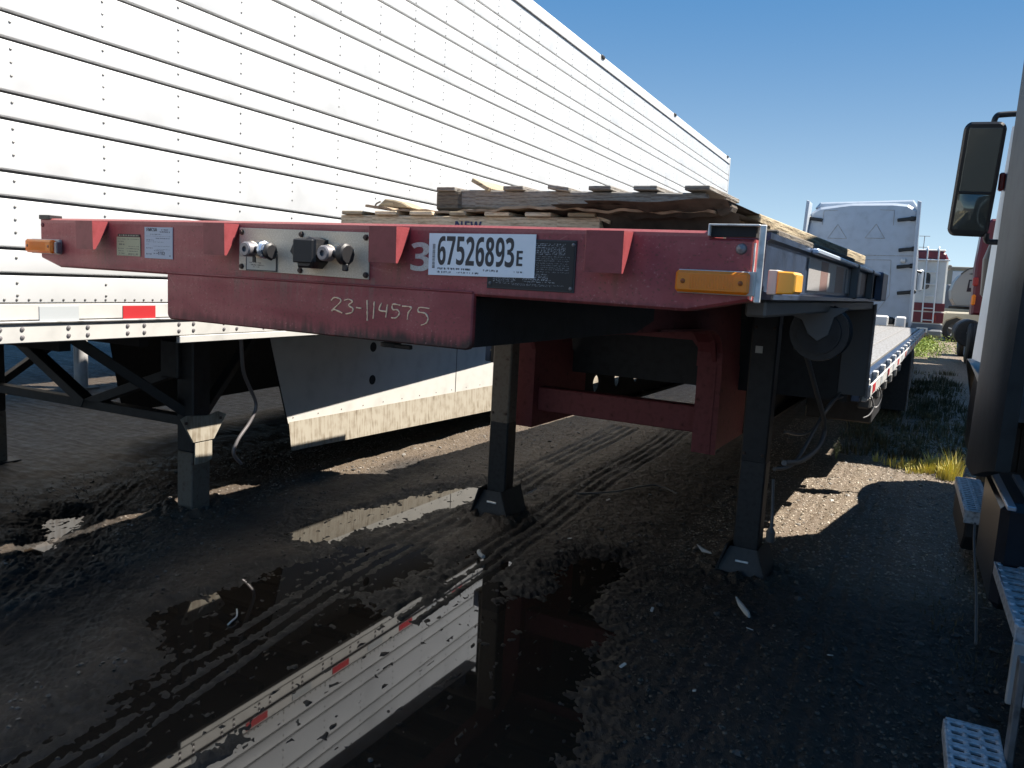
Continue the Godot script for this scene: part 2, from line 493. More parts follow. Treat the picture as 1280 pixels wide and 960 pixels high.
# ---------------------------------------------------------------- the ground
var n_big := noise(41, 0.55, 3)
var n_mid := noise(42, 2.6, 3)
var n_small := noise(43, 16.0, 3)
var n_grit := noise(44, 55.0, 2)
var n_isle := noise(45, 15.0, 4)
var FEET := [Vector2(-0.554, -2.478), Vector2(0.982, -2.297), Vector2(-2.03, -1.43)]
# wheel tracks: points along the track, half width
var TRACKS := [
	[[Vector2(-0.36, -9.0), Vector2(-0.36, -6.2), Vector2(-0.30, -3.4), Vector2(-0.245, -1.75), Vector2(-0.20, -0.9)], 0.13, 1.0],
	[[Vector2(-0.88, -6.0), Vector2(-0.79, -3.7), Vector2(-0.72, -1.4), Vector2(-0.60, -0.4), Vector2(-0.44, 0.9)], 0.15, 1.1],
	[[Vector2(1.78, -9.0), Vector2(1.66, -5.2), Vector2(1.50, -3.0), Vector2(1.44, 1.0)], 0.15, 0.45],
	[[Vector2(1.30, -9.0), Vector2(1.22, -5.2), Vector2(1.12, -3.0), Vector2(1.02, 1.0)], 0.13, 0.35],
	[[Vector2(-2.75, -1.6), Vector2(-1.6, -0.1), Vector2(-1.1, 0.9)], 0.12, 0.5],
]
# standing water: from, to, radius, depth
var POOLS := [
	[Vector2(-0.22, -1.62), Vector2(0.05, -0.95), 0.17, 0.045],
	[Vector2(0.05, -0.9), Vector2(0.30, 0.6), 0.42, 0.06],
	[Vector2(0.27, -2.0), Vector2(0.36, -1.2), 0.17, 0.05],
	[Vector2(0.30, -1.2), Vector2(0.55, -0.2), 0.30, 0.05],
	[Vector2(-0.70, -1.40), Vector2(-0.82, -0.50), 0.29, 0.05],
	[Vector2(-0.50, -0.8), Vector2(-0.32, 0.7), 0.28, 0.04],
	[Vector2(-1.26, -1.62), Vector2(-0.92, -2.90), 0.20, 0.05],
	[Vector2(-0.80, -2.75), Vector2(-0.62, -3.2), 0.07, 0.03],
	[Vector2(-2.5, -1.0), Vector2(-2.05, -0.55), 0.13, 0.04],
	[Vector2(-1.95, -0.62), Vector2(-1.75, -0.35), 0.10, 0.03],
	[Vector2(-1.03, -0.62), Vector2(-1.0, -0.66), 0.06, 0.03],
	[Vector2(-1.45, -2.2), Vector2(-1.6, -3.2), 0.08, 0.022],
	[Vector2(0.55, 0.1), Vector2(0.9, 0.9), 0.20, 0.04],
	[Vector2(-4.6, -4.2), Vector2(-3.9, -3.0), 0.3, 0.04],
	[Vector2(-1.5, -0.35), Vector2(-1.15, 0.2), 0.13, 0.02],
]
func seg_dist(p: Vector2, a: Vector2, b: Vector2) -> float:
	var d := b - a
	return p.distance_to(a + d * clampf((p - a).dot(d) / maxf(d.length_squared(), 1e-9), 0.0, 1.0))

var wet_here := 0.0
func ground_height(x: float, z: float) -> float:
	var mid := n_mid.get_noise_2d(x, z)
	var h := 0.023 + 0.012 * n_big.get_noise_2d(x, z) + 0.006 * mid
	wet_here = 0.0
	var near := x > -3.6 and x < 3.0 and z > -10.0 and z < 2.6
	if not near:
		return h + 0.01 + 0.010 * n_small.get_noise_2d(x, z)
	var p := Vector2(x, z)
	var small := n_small.get_noise_2d(x, z)
	var grit := n_grit.get_noise_2d(x, z)
	if x > 0.55: h += 0.014 * smoothstep(0.55, 1.1, x)
	if x < -1.3: h += 0.018 * smoothstep(-1.3, -1.8, x) * (0.6 + 0.5 * mid)
	var warp := 0.085 * mid + 0.045 * small + 0.03 * grit
	var dep := 0.0
	for q in POOLS:
		var dist: float = seg_dist(p, q[0], q[1]) - q[2] + warp
		if dist < 0.26:
			dep = maxf(dep, minf(1.0, float(q[3]) / 0.04) * (1.0 - smoothstep(-0.12, 0.14, dist)))
			wet_here = maxf(wet_here, 1.0 - smoothstep(-0.05, 0.26, dist))
	h = lerpf(h, -0.0105 + 0.30 * (h - 0.02), dep)
	for t in TRACKS:
		var pts: Array = t[0]
		var w: float = t[1]
		var deep: float = t[2]
		for i in pts.size() - 1:
			var a: Vector2 = pts[i]; var b: Vector2 = pts[i + 1]
			if z < minf(a.y, b.y) or z >= maxf(a.y, b.y): continue
			var f := (z - a.y) / (b.y - a.y)
			var cx := lerpf(a.x, b.x, f) + 0.015 * sin(z * 2.1 + w * 50.0)
			var off := x - cx
			if absf(off) > w + 0.05: continue
			var edge := 1.0 - smoothstep(w - 0.03, w + 0.05, absf(off))
			var ribs := cos(off / w * PI * 3.5 + 0.5 * small + 0.3 * grit)                     # tread ribs left in the mud
			ribs = signf(ribs) * sqrt(absf(ribs))
			var worn := clampf(0.85 + 1.1 * n_mid.get_noise_2d(x * 0.8 + 30.0, z * 0.6) + 0.5 * small, 0.0, 1.25)
			var lug := 1.0 - 0.45 * smoothstep(0.3, 0.9, sin(z * 70.0 + off * 30.0) + 0.8 * small)
			h += edge * deep * (-0.008 + 0.0075 * (ribs * worn if ribs < 0.0 else ribs * worn * lug))
			h += edge * dep * 0.0165
			wet_here = maxf(wet_here, 0.35 * edge * deep)
	if dep > 0.1:                                    # mud that just breaks the water, in thin streaks along the ruts
		var isl := n_isle.get_noise_2d(x * 1.0, z * 0.42)
		h = lerpf(h, 0.0015, smoothstep(0.30, 0.50, isl + 0.30 * small) * dep)
	for f in FEET:
		var fd: float = p.distance_to(f)
		if fd < 0.5: h += 0.030 * exp(-pow((fd - 0.17) / 0.09, 2.0)) * (0.7 + 0.8 * small + 0.5 * mid)
	var dry := 1.0 - 0.35 * wet_here
	return h + (0.0055 * small + 0.0050 * grit) * dry

func axis(from: float, to: float, step: float, reach: float) -> PackedFloat32Array:
	var below := []
	var s := step
	var p := from
	while p > -reach:
		s *= 1.11
		p -= s
		below.append(p)
	below.reverse()
	var out := PackedFloat32Array(below)
	p = from
	while p < to:
		out.append(p); p += step
	s = step
	while p < reach:
		out.append(p); s *= 1.11; p += s
	out.append(reach + 1.0)
	return out

func build_ground() -> void:
	var xs := axis(-2.7, 2.35, 0.0115, 420.0)
	var zs := axis(-6.6, 1.0, 0.0135, 420.0)
	var nx := xs.size(); var nz := zs.size()
	var v := PackedVector3Array(); v.resize(nx * nz)
	var nn := PackedVector3Array(); nn.resize(nx * nz)
	var cc := PackedColorArray(); cc.resize(nx * nz)
	var wet := PackedFloat32Array(); wet.resize(nx * nz)
	for j in nz:
		for i in nx:
			v[j * nx + i] = Vector3(xs[i], ground_height(xs[i], zs[j]), zs[j])
			wet[j * nx + i] = wet_here
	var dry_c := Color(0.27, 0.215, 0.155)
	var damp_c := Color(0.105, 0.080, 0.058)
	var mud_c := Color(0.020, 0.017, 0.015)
	for j in nz:
		for i in nx:
			var k := j * nx + i
			var a := v[maxi(i - 1, 0) + j * nx]; var b := v[mini(i + 1, nx - 1) + j * nx]
			var c := v[i + maxi(j - 1, 0) * nx]; var d := v[i + mini(j + 1, nz - 1) * nx]
			nn[k] = (d - c).cross(b - a).normalized()
			var p := v[k]
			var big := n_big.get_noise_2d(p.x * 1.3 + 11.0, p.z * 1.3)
			var dry_lit := smoothstep(0.35, 0.95, p.x + 0.25 * big)                    # the right side is dry gravel
			dry_lit = maxf(dry_lit, smoothstep(-1.55, -1.9, p.x + 0.2 * big) * (1.0 - smoothstep(-2.2, -2.7, p.x)) * 0.6)    # sunlit strip along the van trailer, painted paler than the ground beyond
			dry_lit = maxf(dry_lit, smoothstep(-1.9, -4.6, p.z + 0.6 * big) * 0.42 * smoothstep(-2.6, -2.0, p.x))
			dry_lit *= 1.0 - 0.85 * smoothstep(-2.9, -2.0, p.z + 0.4 * big)              # shade on the near ground, put into its colour
			var col := damp_c.lerp(dry_c, clampf(dry_lit, 0.0, 1.0))
			col = col.lerp(Color(0.030, 0.026, 0.022), smoothstep(-0.2, 0.5, p.x + 0.3 * big) * smoothstep(-2.7, -1.9, p.z + 0.4 * big) * 0.85)  # right foreground painted near-black to deepen its shade
			var w := clampf(wet[k] + 0.65 * (1.0 - smoothstep(0.0, 0.022, p.y)), 0.0, 1.0)
			col = col.lerp(mud_c, w)
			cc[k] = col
	var idx := PackedInt32Array()
	idx.resize((nx - 1) * (nz - 1) * 6)
	var q := 0
	for j in nz - 1:
		for i in nx - 1:
			var k := j * nx + i
			idx[q] = k; idx[q + 1] = k + 1; idx[q + 2] = k + nx + 1
			idx[q + 3] = k; idx[q + 4] = k + nx + 1; idx[q + 5] = k + nx
			q += 6
	var a := []
	a.resize(Mesh.ARRAY_MAX)
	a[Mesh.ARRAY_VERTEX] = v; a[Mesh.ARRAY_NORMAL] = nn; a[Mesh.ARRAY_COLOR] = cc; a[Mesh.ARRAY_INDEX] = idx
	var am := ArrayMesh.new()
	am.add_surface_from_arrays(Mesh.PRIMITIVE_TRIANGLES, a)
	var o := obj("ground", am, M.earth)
	o.set_meta("kind", "structure"); o.set_meta("label", "muddy yard ground with wheel tracks and gravel")
	var mb := MB.new()
	mb.quad(Vector3(-5.5, 0, -5.5), Vector3(2.3, 0, -5.5), Vector3(2.3, 0, 1.6), Vector3(-5.5, 0, 1.6), Vector3.UP)
	o = obj("puddle_water", mb, M.muddy_water)
	o.set_meta("kind", "structure"); o.set_meta("label", "muddy standing water in the ruts that mirrors the white trailer")

func pebble_mesh(s: int) -> ArrayMesh:
	var r := RandomNumberGenerator.new(); r.seed = s
	var mb := MB.new()
	var ring := []
	for k in 6:
		ring.append(Vector3(cos(TAU * k / 6.0) * r.randf_range(0.75, 1.15), r.randf_range(-0.15, 0.25), sin(TAU * k / 6.0) * r.randf_range(0.7, 1.1)))
	var top := Vector3(r.randf_range(-0.2, 0.2), r.randf_range(0.5, 0.75), r.randf_range(-0.2, 0.2))
	var bot := Vector3(0, -0.5, 0)
	for k in 6:
		var a: Vector3 = ring[k]; var b: Vector3 = ring[(k + 1) % 6]
		mb.flat(a, b, top, (a + b + top)); mb.flat(a, b, bot, (a + b + bot))
	return mb.mesh()

func scatter(called: String, count: int, s: int, area: Callable, tone: Callable, label: String) -> void:
	var r := RandomNumberGenerator.new(); r.seed = s
	var mm := MultiMesh.new()
	mm.transform_format = MultiMesh.TRANSFORM_3D
	mm.use_colors = true
	mm.mesh = pebble_mesh(s)
	var xf: Array[Transform3D] = []
	var cols: Array[Color] = []
	for k in count:
		var q: Vector3 = area.call(r)                     # x, z, size
		var h := ground_height(q.x, q.y)
		if wet_here > 0.55 and r.randf() < 0.93: continue
		var b := Basis.from_euler(Vector3(r.randf() * 0.7, r.randf() * TAU, r.randf() * 0.7)).scaled(Vector3(q.z, q.z * r.randf_range(0.5, 0.9), q.z))
		xf.append(Transform3D(b, Vector3(q.x, h + q.z * 0.1, q.y)))
		var c: Color = tone.call(r, q)
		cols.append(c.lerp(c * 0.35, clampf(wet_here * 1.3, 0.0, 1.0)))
	mm.instance_count = xf.size()
	for k in xf.size():
		mm.set_instance_transform(k, xf[k]); mm.set_instance_color(k, cols[k])
	var o := MultiMeshInstance3D.new()
	o.multimesh = mm; o.material_override = M.pebble
	o.name = numbered(called)
	add_child(o)
	o.set_meta("kind", "stuff"); o.set_meta("label", label)

func build_gravel() -> void:
	var right := func(r: RandomNumberGenerator) -> Vector3:
		var z := -8.0 + 8.8 * r.randf()
		return Vector3(r.randf_range(0.55, 2.4), z, 0.003 + 0.0085 * pow(r.randf(), 3.0))
	var tone_dry := func(r: RandomNumberGenerator, q: Vector3) -> Color:
		var g := r.randf_range(0.14, 0.44) * (1.0 - 0.78 * smoothstep(-2.9, -2.0, q.y))  # near gravel tinted darker, shade put into its colour
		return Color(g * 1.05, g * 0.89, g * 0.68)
	for k in 3:
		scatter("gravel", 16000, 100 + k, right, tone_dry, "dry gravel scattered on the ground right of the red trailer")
	var left := func(r: RandomNumberGenerator) -> Vector3:
		return Vector3(r.randf_range(-3.2, 0.7), -7.0 + 7.8 * pow(r.randf(), 0.8), 0.003 + 0.009 * pow(r.randf(), 3.0))
	var tone_wet := func(r: RandomNumberGenerator, q: Vector3) -> Color:
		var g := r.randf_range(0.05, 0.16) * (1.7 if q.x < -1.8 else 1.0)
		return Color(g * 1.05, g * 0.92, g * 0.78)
	var stones := func(r: RandomNumberGenerator) -> Vector3:
		var right_side := r.randf() < 0.6
		return Vector3(r.randf_range(0.6, 2.4) if right_side else r.randf_range(-3.0, 0.6), -8.0 + 8.6 * r.randf(), 0.009 + 0.017 * pow(r.randf(), 2.5))
	var tone_stone := func(r: RandomNumberGenerator, q: Vector3) -> Color:
		var g := r.randf_range(0.05, 0.22) * (1.0 - 0.55 * smoothstep(-2.9, -2.0, q.y))  # near stones get the same painted shade
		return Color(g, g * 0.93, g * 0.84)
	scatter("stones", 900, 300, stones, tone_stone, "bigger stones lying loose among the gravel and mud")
	for k in 2:
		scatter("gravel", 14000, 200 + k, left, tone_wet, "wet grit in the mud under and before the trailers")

func blade(mb: MB, p: Vector3, h: float, w: float, lean: Vector3, c: Color) -> void:
	mb.tint = c
	var s := lean.cross(Vector3.UP).normalized() * w
	var m := p + Vector3.UP * h * 0.55 + lean * h * 0.25
	var t := p + Vector3.UP * h + lean * h * 0.8
	var o := lean.normalized() * 0.6 + Vector3.UP * 0.5
	mb.flat(p - s, p + s, m + s * 0.8, o); mb.flat(p - s, m + s * 0.8, m - s * 0.8, o); mb.flat(m - s * 0.8, m + s * 0.8, t, o)

func tuft(mb: MB, at: Vector2, r0: float, count: int, h: float, c0: Color, c1: Color, w := 0.004) -> void:
	for k in count:
		var an := rng.randf() * TAU
		var rr := r0 * sqrt(rng.randf())
		var x := at.x + cos(an) * rr; var z := at.y + sin(an) * rr
		var ln := Vector3(cos(an) + rng.randf_range(-0.8, 0.8), 0, sin(an) + rng.randf_range(-0.8, 0.8)).normalized() * rng.randf_range(0.15, 0.7)
		blade(mb, Vector3(x, ground_height(x, z) - 0.01, z), h * rng.randf_range(0.5, 1.15), w * rng.randf_range(0.7, 1.3), ln, c0.lerp(c1, rng.randf()))

func leafy(mb: MB, at: Vector3, r: Vector3, count: int, leaf: float, c0: Color, c1: Color) -> void:
	for k in count:
		var d := Vector3(rng.randfn(), rng.randfn(), rng.randfn()).normalized()
		var p := at + d * r * pow(rng.randf(), 0.45)
		if p.y < 0.0: continue
		var a := Vector3(rng.randfn(), rng.randfn(), rng.randfn()).normalized()
		var b := a.cross(Vector3(rng.randfn(), rng.randfn(), rng.randfn())).normalized()
		mb.tint = c0.lerp(c1, rng.randf())
		var l := leaf * rng.randf_range(0.6, 1.3)
		mb.flat(p, p + a * l + b * l * 0.35, p + a * l * 2.0, a.cross(b)); mb.flat(p, p + a * l - b * l * 0.35, p + a * l * 2.0, a.cross(b))

func build_plants() -> void:
	rng.seed = 77
	var mb := MB.new(); mb.colored = true
	for k in 44:                                    # dry weeds along the edge of the lit ground
		var f := rng.randf()
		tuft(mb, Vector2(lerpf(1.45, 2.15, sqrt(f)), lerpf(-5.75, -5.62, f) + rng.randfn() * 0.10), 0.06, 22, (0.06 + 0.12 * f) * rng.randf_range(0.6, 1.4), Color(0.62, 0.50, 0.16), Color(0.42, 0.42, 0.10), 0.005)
		if k % 3 == 0: leafy(mb, Vector3(lerpf(1.5, 2.12, sqrt(f)), 0.06, -5.68 + rng.randfn() * 0.1), Vector3(0.09, 0.06 + 0.06 * f, 0.08), 60, 0.010, Color(0.42, 0.36, 0.13), Color(0.30, 0.32, 0.10))
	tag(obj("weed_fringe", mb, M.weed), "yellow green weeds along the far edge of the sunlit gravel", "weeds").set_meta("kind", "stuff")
	mb = MB.new(); mb.colored = true
	for k in 130:
		var z := lerpf(-6.0, -17.0, pow(rng.randf(), 1.3))
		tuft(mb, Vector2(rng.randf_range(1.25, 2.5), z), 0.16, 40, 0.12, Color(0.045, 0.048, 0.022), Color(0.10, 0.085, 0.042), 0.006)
	for k in 60:
		var z := lerpf(-6.1, -14.0, pow(rng.randf(), 1.4))
		var x := rng.randf_range(1.15, 2.5)
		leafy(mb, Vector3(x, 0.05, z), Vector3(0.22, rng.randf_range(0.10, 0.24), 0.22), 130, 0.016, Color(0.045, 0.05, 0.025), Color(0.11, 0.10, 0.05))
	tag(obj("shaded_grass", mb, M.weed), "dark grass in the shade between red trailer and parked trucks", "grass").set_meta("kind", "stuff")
	mb = MB.new(); mb.colored = true
	for k in 14:
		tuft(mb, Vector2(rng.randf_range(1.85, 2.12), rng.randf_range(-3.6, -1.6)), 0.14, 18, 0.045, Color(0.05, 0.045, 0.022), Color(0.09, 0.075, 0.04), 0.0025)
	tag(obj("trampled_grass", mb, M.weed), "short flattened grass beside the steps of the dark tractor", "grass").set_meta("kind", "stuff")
	mb = MB.new(); mb.colored = true
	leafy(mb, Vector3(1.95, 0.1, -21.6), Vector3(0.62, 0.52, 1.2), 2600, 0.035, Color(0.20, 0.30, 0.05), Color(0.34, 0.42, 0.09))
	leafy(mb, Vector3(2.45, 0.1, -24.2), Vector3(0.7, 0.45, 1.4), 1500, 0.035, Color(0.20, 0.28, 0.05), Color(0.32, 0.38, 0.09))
	tag(obj("weed_bush", mb, M.weed), "bright green sunlit bush on the ground behind the red trailer", "bush")
	mb = MB.new(); mb.colored = true                # a small plant at the corner of the lit patch
	for k in 9:
		var an := TAU * k / 9.0
		blade(mb, Vector3(1.17, 0.03, -5.72), 0.14 + 0.03 * sin(k * 3.0), 0.008, Vector3(cos(an), 0, sin(an)) * 0.4, Color(0.22, 0.26, 0.12))
	leafy(mb, Vector3(1.17, 0.14, -5.72), Vector3(0.04, 0.09, 0.04), 60, 0.013, Color(0.30, 0.34, 0.2), Color(0.5, 0.52, 0.4))
	tag(obj("seedling", mb, M.weed), "small pale upright weed at the corner of the sunlit gravel", "weed")

# ---------------------------------------------------------------- the white van trailer
func build_reefer() -> void:
	var X := -1.636
	var zf := 2.72
	var zr := -13.52
	var t := thing("van_trailer", "tall white van trailer with ribbed riveted side, left of the red trailer", "trailer")
	var edges := [1.268, 1.386, 1.487, 1.688, 1.789, 1.990, 2.091, 2.292, 2.392, 2.593, 2.693, 2.894, 2.994, 3.195, 3.295, 3.496, 3.597, 3.80]
	var back := MB.new()
	back.box(Vector3(X - 1.30 - 0.016, 2.49, (zf + zr) / 2), Vector3(2.60 - 0.02, 2.78, zf - zr - 0.02), 0.01)
	obj("wall_core", back, M.reefer_gap, t)
	var r := RandomNumberGenerator.new(); r.seed = 9
	for i in edges.size() - 1:
		var y0: float = edges[i] + (0.005 if i > 0 else 0.0)
		var y1: float = edges[i + 1] - 0.005
		var mb := MB.new()
		var nz := 164
		var bulge := PackedFloat32Array()
		for k in 60: bulge.append(r.randf_range(0.0005, 0.0065) * (1.0 if y1 - y0 > 0.15 else 0.45))
		var f := func(s: float, u: float) -> Vector3:
			var z := lerpf(zf, zr, u)
			var row := int(round(s * 6.0))
			var y := 0.0; var x := 0.0
			match row:
				0: y = y0; x = -0.020
				1: y = y0 + 0.002; x = -0.002
				2: y = y0 + 0.006; x = 0.0
				3: y = (y0 + y1) / 2
				4: y = y1 - 0.006
				5: y = y1 - 0.002; x = -0.002
				6: y = y1; x = -0.020
			if row == 3:
				var p := (z + 0.183) / 0.4
				var c := floori(p)
				x = bulge[(c + 100) % 60] * (sin(PI * (p - c)))
			return Vector3(X + x, y, z)
		mb.sheet(f, 6, nz)
		obj("wall_panel", mb, M.reefer_skin, t)
	var rv := MB.new()                              # rivets on every post, and along the bottom rail
	for k in range(-6, 34):
		var pz := -0.183 - 0.3995 * k
		if pz > zf - 0.1 or pz < zr + 0.1: continue
		var y := 1.30
		while y < 3.8:
			var clash := false
			for e in edges: if absf(y - e) < 0.016: clash = true
			if not clash: rv.disc_dome(Vector3(X, y, pz), Vector3.RIGHT, 0.0062, 0.0045, 6)
			y += 0.0503
	var pz2 := zf - 0.05
	while pz2 > zr:
		rv.disc_dome(Vector3(X, 1.283, pz2), Vector3.RIGHT, 0.006, 0.0045, 6)
		pz2 -= 0.05
	obj("rivet", rv, M.rivet, t).set_meta("kind", "stuff")
	# bottom rail in three steps, top rail
	obj("tape_band", bx(Vector3(X - 0.012, 1.232, (zf + zr) / 2), Vector3(0.02, 0.068, zf - zr), 0.003), M.reefer_rail, t)
	obj("rail_bead", bx(Vector3(X + 0.004, 1.190, (zf + zr) / 2), Vector3(0.03, 0.012, zf - zr), 0.004), M.dull_aluminium, t)
	obj("bottom_rail", bx(Vector3(X - 0.005, 1.144, (zf + zr) / 2), Vector3(0.03, 0.078, zf - zr), 0.004), M.reefer_rail, t)
	obj("rail_lip", bx(Vector3(X - 0.004, 1.086, (-0.98 + zr) / 2), Vector3(0.026, 0.036, -0.98 - zr), 0.003), M.reefer_rail, t)
	var bo := MB.new()
	for k in range(-9, 44):
		for d in [0.0, 0.09]:
			var pz: float = -0.393 - 0.291 * k - d
			if pz > zf or pz < zr: continue
			for y in [1.163, 1.130]: bo.disc_dome(Vector3(X + 0.010, y, pz), Vector3.RIGHT, 0.0105, 0.006, 8)
	obj("rail_bolt", bo, M.grey_bolt, t).set_meta("kind", "stuff")
	for k in range(-3, 20):
		var rz := -0.668 - 0.793 * k
		for j in 2:
			var z0 := rz - 0.397 * j
			if z0 > zf or z0 - 0.18 < zr: continue
			obj("reflective_tape", bx(Vector3(X - 0.0012, 1.2245, z0 - 0.0885), Vector3(0.004, 0.062, 0.177), 0.0), M.tape_red if j == 0 else M.tape_silver, t, "red reflective tape" if j == 0 else "silver reflective tape")
	obj("top_rail", bx(Vector3(X - 0.012, 3.855, (zf + zr) / 2), Vector3(0.03, 0.106, zf - zr), 0.006), M.reefer_rail, t)
	obj("roof", bx(Vector3(X - 1.3, 3.905, (zf + zr) / 2), Vector3(2.59, 0.04, zf - zr), 0.015), M.paint_white, t)
	obj("roof_lip", bx(Vector3(X + 0.006, 3.80, (zf + zr) / 2), Vector3(0.012, 0.012, zf - zr), 0.003), M.dull_aluminium, t)
	for q in [-6.6, -9.6, -13.3]:
		obj("roof_marker", bx(Vector3(X + 0.005, 3.90, q), Vector3(0.03, 0.04, 0.09), 0.01), M.black_steel, t)
	obj("rear_post", bx(Vector3(X - 0.008, 2.49, zr - 0.03), Vector3(0.03, 2.84, 0.06), 0.006), M.reefer_rail, t)
	# underneath
	var fl := MB.new()
	for k in 40:
		fl.box(Vector3(X - 1.30, 1.11, zf - 0.3 - k * 0.405), Vector3(2.5, 0.11, 0.055), 0.0)
	fl.box(Vector3(X - 1.30, 1.185, (zf + zr) / 2), Vector3(2.55, 0.04, zf - zr), 0.0)
	obj("floor_beam", fl, M.dark_grease, t).set_meta("kind", "stuff")
	# landing gear
	for s in 2:
		var lx := -2.03 if s == 0 else -3.96
		var lg := MB.new()
		lg.box(Vector3(lx, 0.72, -1.43), Vector3(0.13, 0.66, 0.13), 0.008)
		lg.box(Vector3(lx, 0.28, -1.43), Vector3(0.105, 0.5, 0.105), 0.006)
		var leg := obj("landing_leg", lg, M.black_steel, t)
		obj("inner_leg", bx(Vector3(lx, 0.19, -1.43), Vector3(0.12, 0.40, 0.135), 0.006), M.leg_steel, leg)
		obj("foot", bx(Vector3(lx, 0.025, -1.43), Vector3(0.24, 0.03, 0.26), 0.006), M.black_steel, leg)
	var gp := MB.new()                               # the gusset faces the red trailer
	var turn := Transform3D(Basis(Vector3(0, 0, -1), Vector3.UP, Vector3(1, 0, 0)), Vector3(-1.958, 0, -1.43))
	gp.prism(PackedVector2Array([Vector2(-0.16, 0.60), Vector2(-0.12, 0.615), Vector2(0.03, 0.60), Vector2(0.11, 0.615), Vector2(0.17, 0.59), Vector2(0.075, 0.455), Vector2(-0.075, 0.455)]), 0.0, 0.010, 0.002, turn)
	gp.prism(PackedVector2Array([Vector2(-0.06, 0.45), Vector2(0.065, 0.45), Vector2(0.065, 0.34), Vector2(0.02, 0.325), Vector2(-0.06, 0.325)]), 0.0, 0.006, 0.001, turn)
	var gus := obj("gusset_plate", gp, M.skirt_flap, t)
	for q in [-0.13, 0.12]:
		obj("bolt", bx(Vector3(-1.944, 0.575, -1.43 - q), Vector3(0.012, 0.016, 0.016), 0.003), M.rust_bolt, gus)
	var br := [
		[Vector3(-2.05, 0.56, -1.43), Vector3(-3.95, 0.56, -1.43), 0.07], [Vector3(-3.9, 1.05, -1.43), Vector3(-2.95, 0.56, -1.43), 0.08],
		[Vector3(-2.95, 0.56, -1.43), Vector3(-2.1, 0.86, -1.43), 0.07], [Vector3(-2.03, 0.58, -1.43), Vector3(-2.35, 1.08, -0.85), 0.07],
		[Vector3(-3.96, 0.58, -1.43), Vector3(-3.7, 1.08, -0.85), 0.07], [Vector3(-2.03, 0.55, -1.45), Vector3(-2.2, 1.06, -2.1), 0.06], [Vector3(-3.96, 0.55, -1.45), Vector3(-3.9, 1.06, -2.2), 0.06]]
	for b in br: obj("brace", bar_mesh(b[0], b[1], b[2], b[2] * 0.8), M.black_steel, t)
	obj("gear_box", bx(Vector3(-2.12, 0.92, -1.43), Vector3(0.14, 0.22, 0.20), 0.01), M.black_steel, t)
	var hs := MB.new()
	hs.tube(curve([Vector3(-1.90, 1.06, -1.66), Vector3(-1.92, 0.85, -1.70), Vector3(-1.94, 0.74, -1.77), Vector3(-1.94, 0.62, -1.83), Vector3(-1.94, 0.52, -1.78), Vector3(-1.94, 0.42, -1.68), Vector3(-1.94, 0.34, -1.65), Vector3(-1.94, 0.27, -1.71)], 5), 0.011, 8)
	obj("hanging_hose", hs, M.grey_bolt, t)
	# side skirt: leans in at its front end
	var skx := func(zz: float) -> float: return lerpf(-1.86, -1.978, clampf((zz + 4.85) / 2.8, 0.0, 1.0))
	var sk := MB.new()
	var lf := func(s: float, u: float) -> Vector3:
		var y := lerpf(1.10, 0.450, s)
		var z0 := lerpf(-1.96, -2.158, s)
		var zz := lerpf(z0, -10.2, u)
		return Vector3(skx.call(zz), y, zz)
	sk.sheet(lf, 4, 60)
	var sko := obj("side_skirt", sk, M.skirt, t)
	var sb := MB.new()
	var lb := func(s: float, u: float) -> Vector3: 
		var p: Vector3 = lf.call(s, u); return p + Vector3(-0.012, 0, 0)
	sb.sheet(lb, 4, 60)
	obj("skirt_back", sb, M.black_steel, sko)
	var fp := MB.new()
	fp.sheet(func(s: float, u: float) -> Vector3:
		var zz := lerpf(lerpf(-2.156, -2.172, s), -10.2, u)
		var y := lerpf(0.460, lerpf(0.268, 0.22, clampf((-2.1 - zz) / 2.7, 0.0, 1.0)), s)
		return Vector3(skx.call(zz) + 0.006 + 0.012 * s, y, zz), 3, 60)
	obj("skirt_flap", fp, M.skirt_flap, sko)
	for q in [-4.18, -6.2, -8.2]:
		obj("skirt_seam", bx(Vector3(skx.call(q) + 0.001, 0.775, q), Vector3(0.004, 0.63, 0.006), 0.0, Basis(Vector3.UP, -0.042)), M.reefer_gap, sko)
	for y in [0.915, 0.668]:
		var zc := -3.02
		var xc: float = skx.call(zc)
		var nrm := Vector3(1, 0, 0.042).normalized()
		var ring := MB.new()
		ring.profile(Vector3(xc, y, zc) - nrm * 0.005, Vector3(xc, y, zc) + nrm, [[0.0, 0.038], [0.008, 0.036], [0.009, 0.028], [0.006, 0.0]], 16, false)
		obj("access_hole", ring, M.rubber, sko)
	var sr := MB.new()
	for k in 24:
		for y in [0.485, 1.03]:
			var q := -2.2 - k * 0.24
			sr.disc_dome(Vector3(skx.call(q), y, q), Vector3.RIGHT, 0.005, 0.004, 6)
	obj("skirt_rivet", sr, M.rust_bolt, sko).set_meta("kind", "stuff")
	mb_far_skirt(t)
	# rear axles
	for s in 2:
		for q in [-10.9, -12.15]:
			wheel(t, Vector3(-1.78 if s == 0 else -4.1, 0.5, q), 0.5, 0.30, M.dull_aluminium)

func mb_far_skirt(t: Node) -> void:                 # the skirt on the other side, seen from its dark inner face
	var mb := MB.new()
	mb.sheet(func(s: float, u: float) -> Vector3: return Vector3(lerpf(-3.96, -4.16, clampf(u * 4.0, 0.0, 1.0)), lerpf(1.10, 0.24, s), lerpf(lerpf(-2.30, -2.46, s), -10.2, u)), 3, 30)
	mb.sheet(func(s: float, u: float) -> Vector3: return Vector3(lerpf(-3.972, -4.172, clampf(u * 4.0, 0.0, 1.0)), lerpf(1.10, 0.24, s), lerpf(lerpf(-2.30, -2.46, s), -10.2, u)), 3, 30)
	obj("side_skirt", mb, M.black_steel, t)

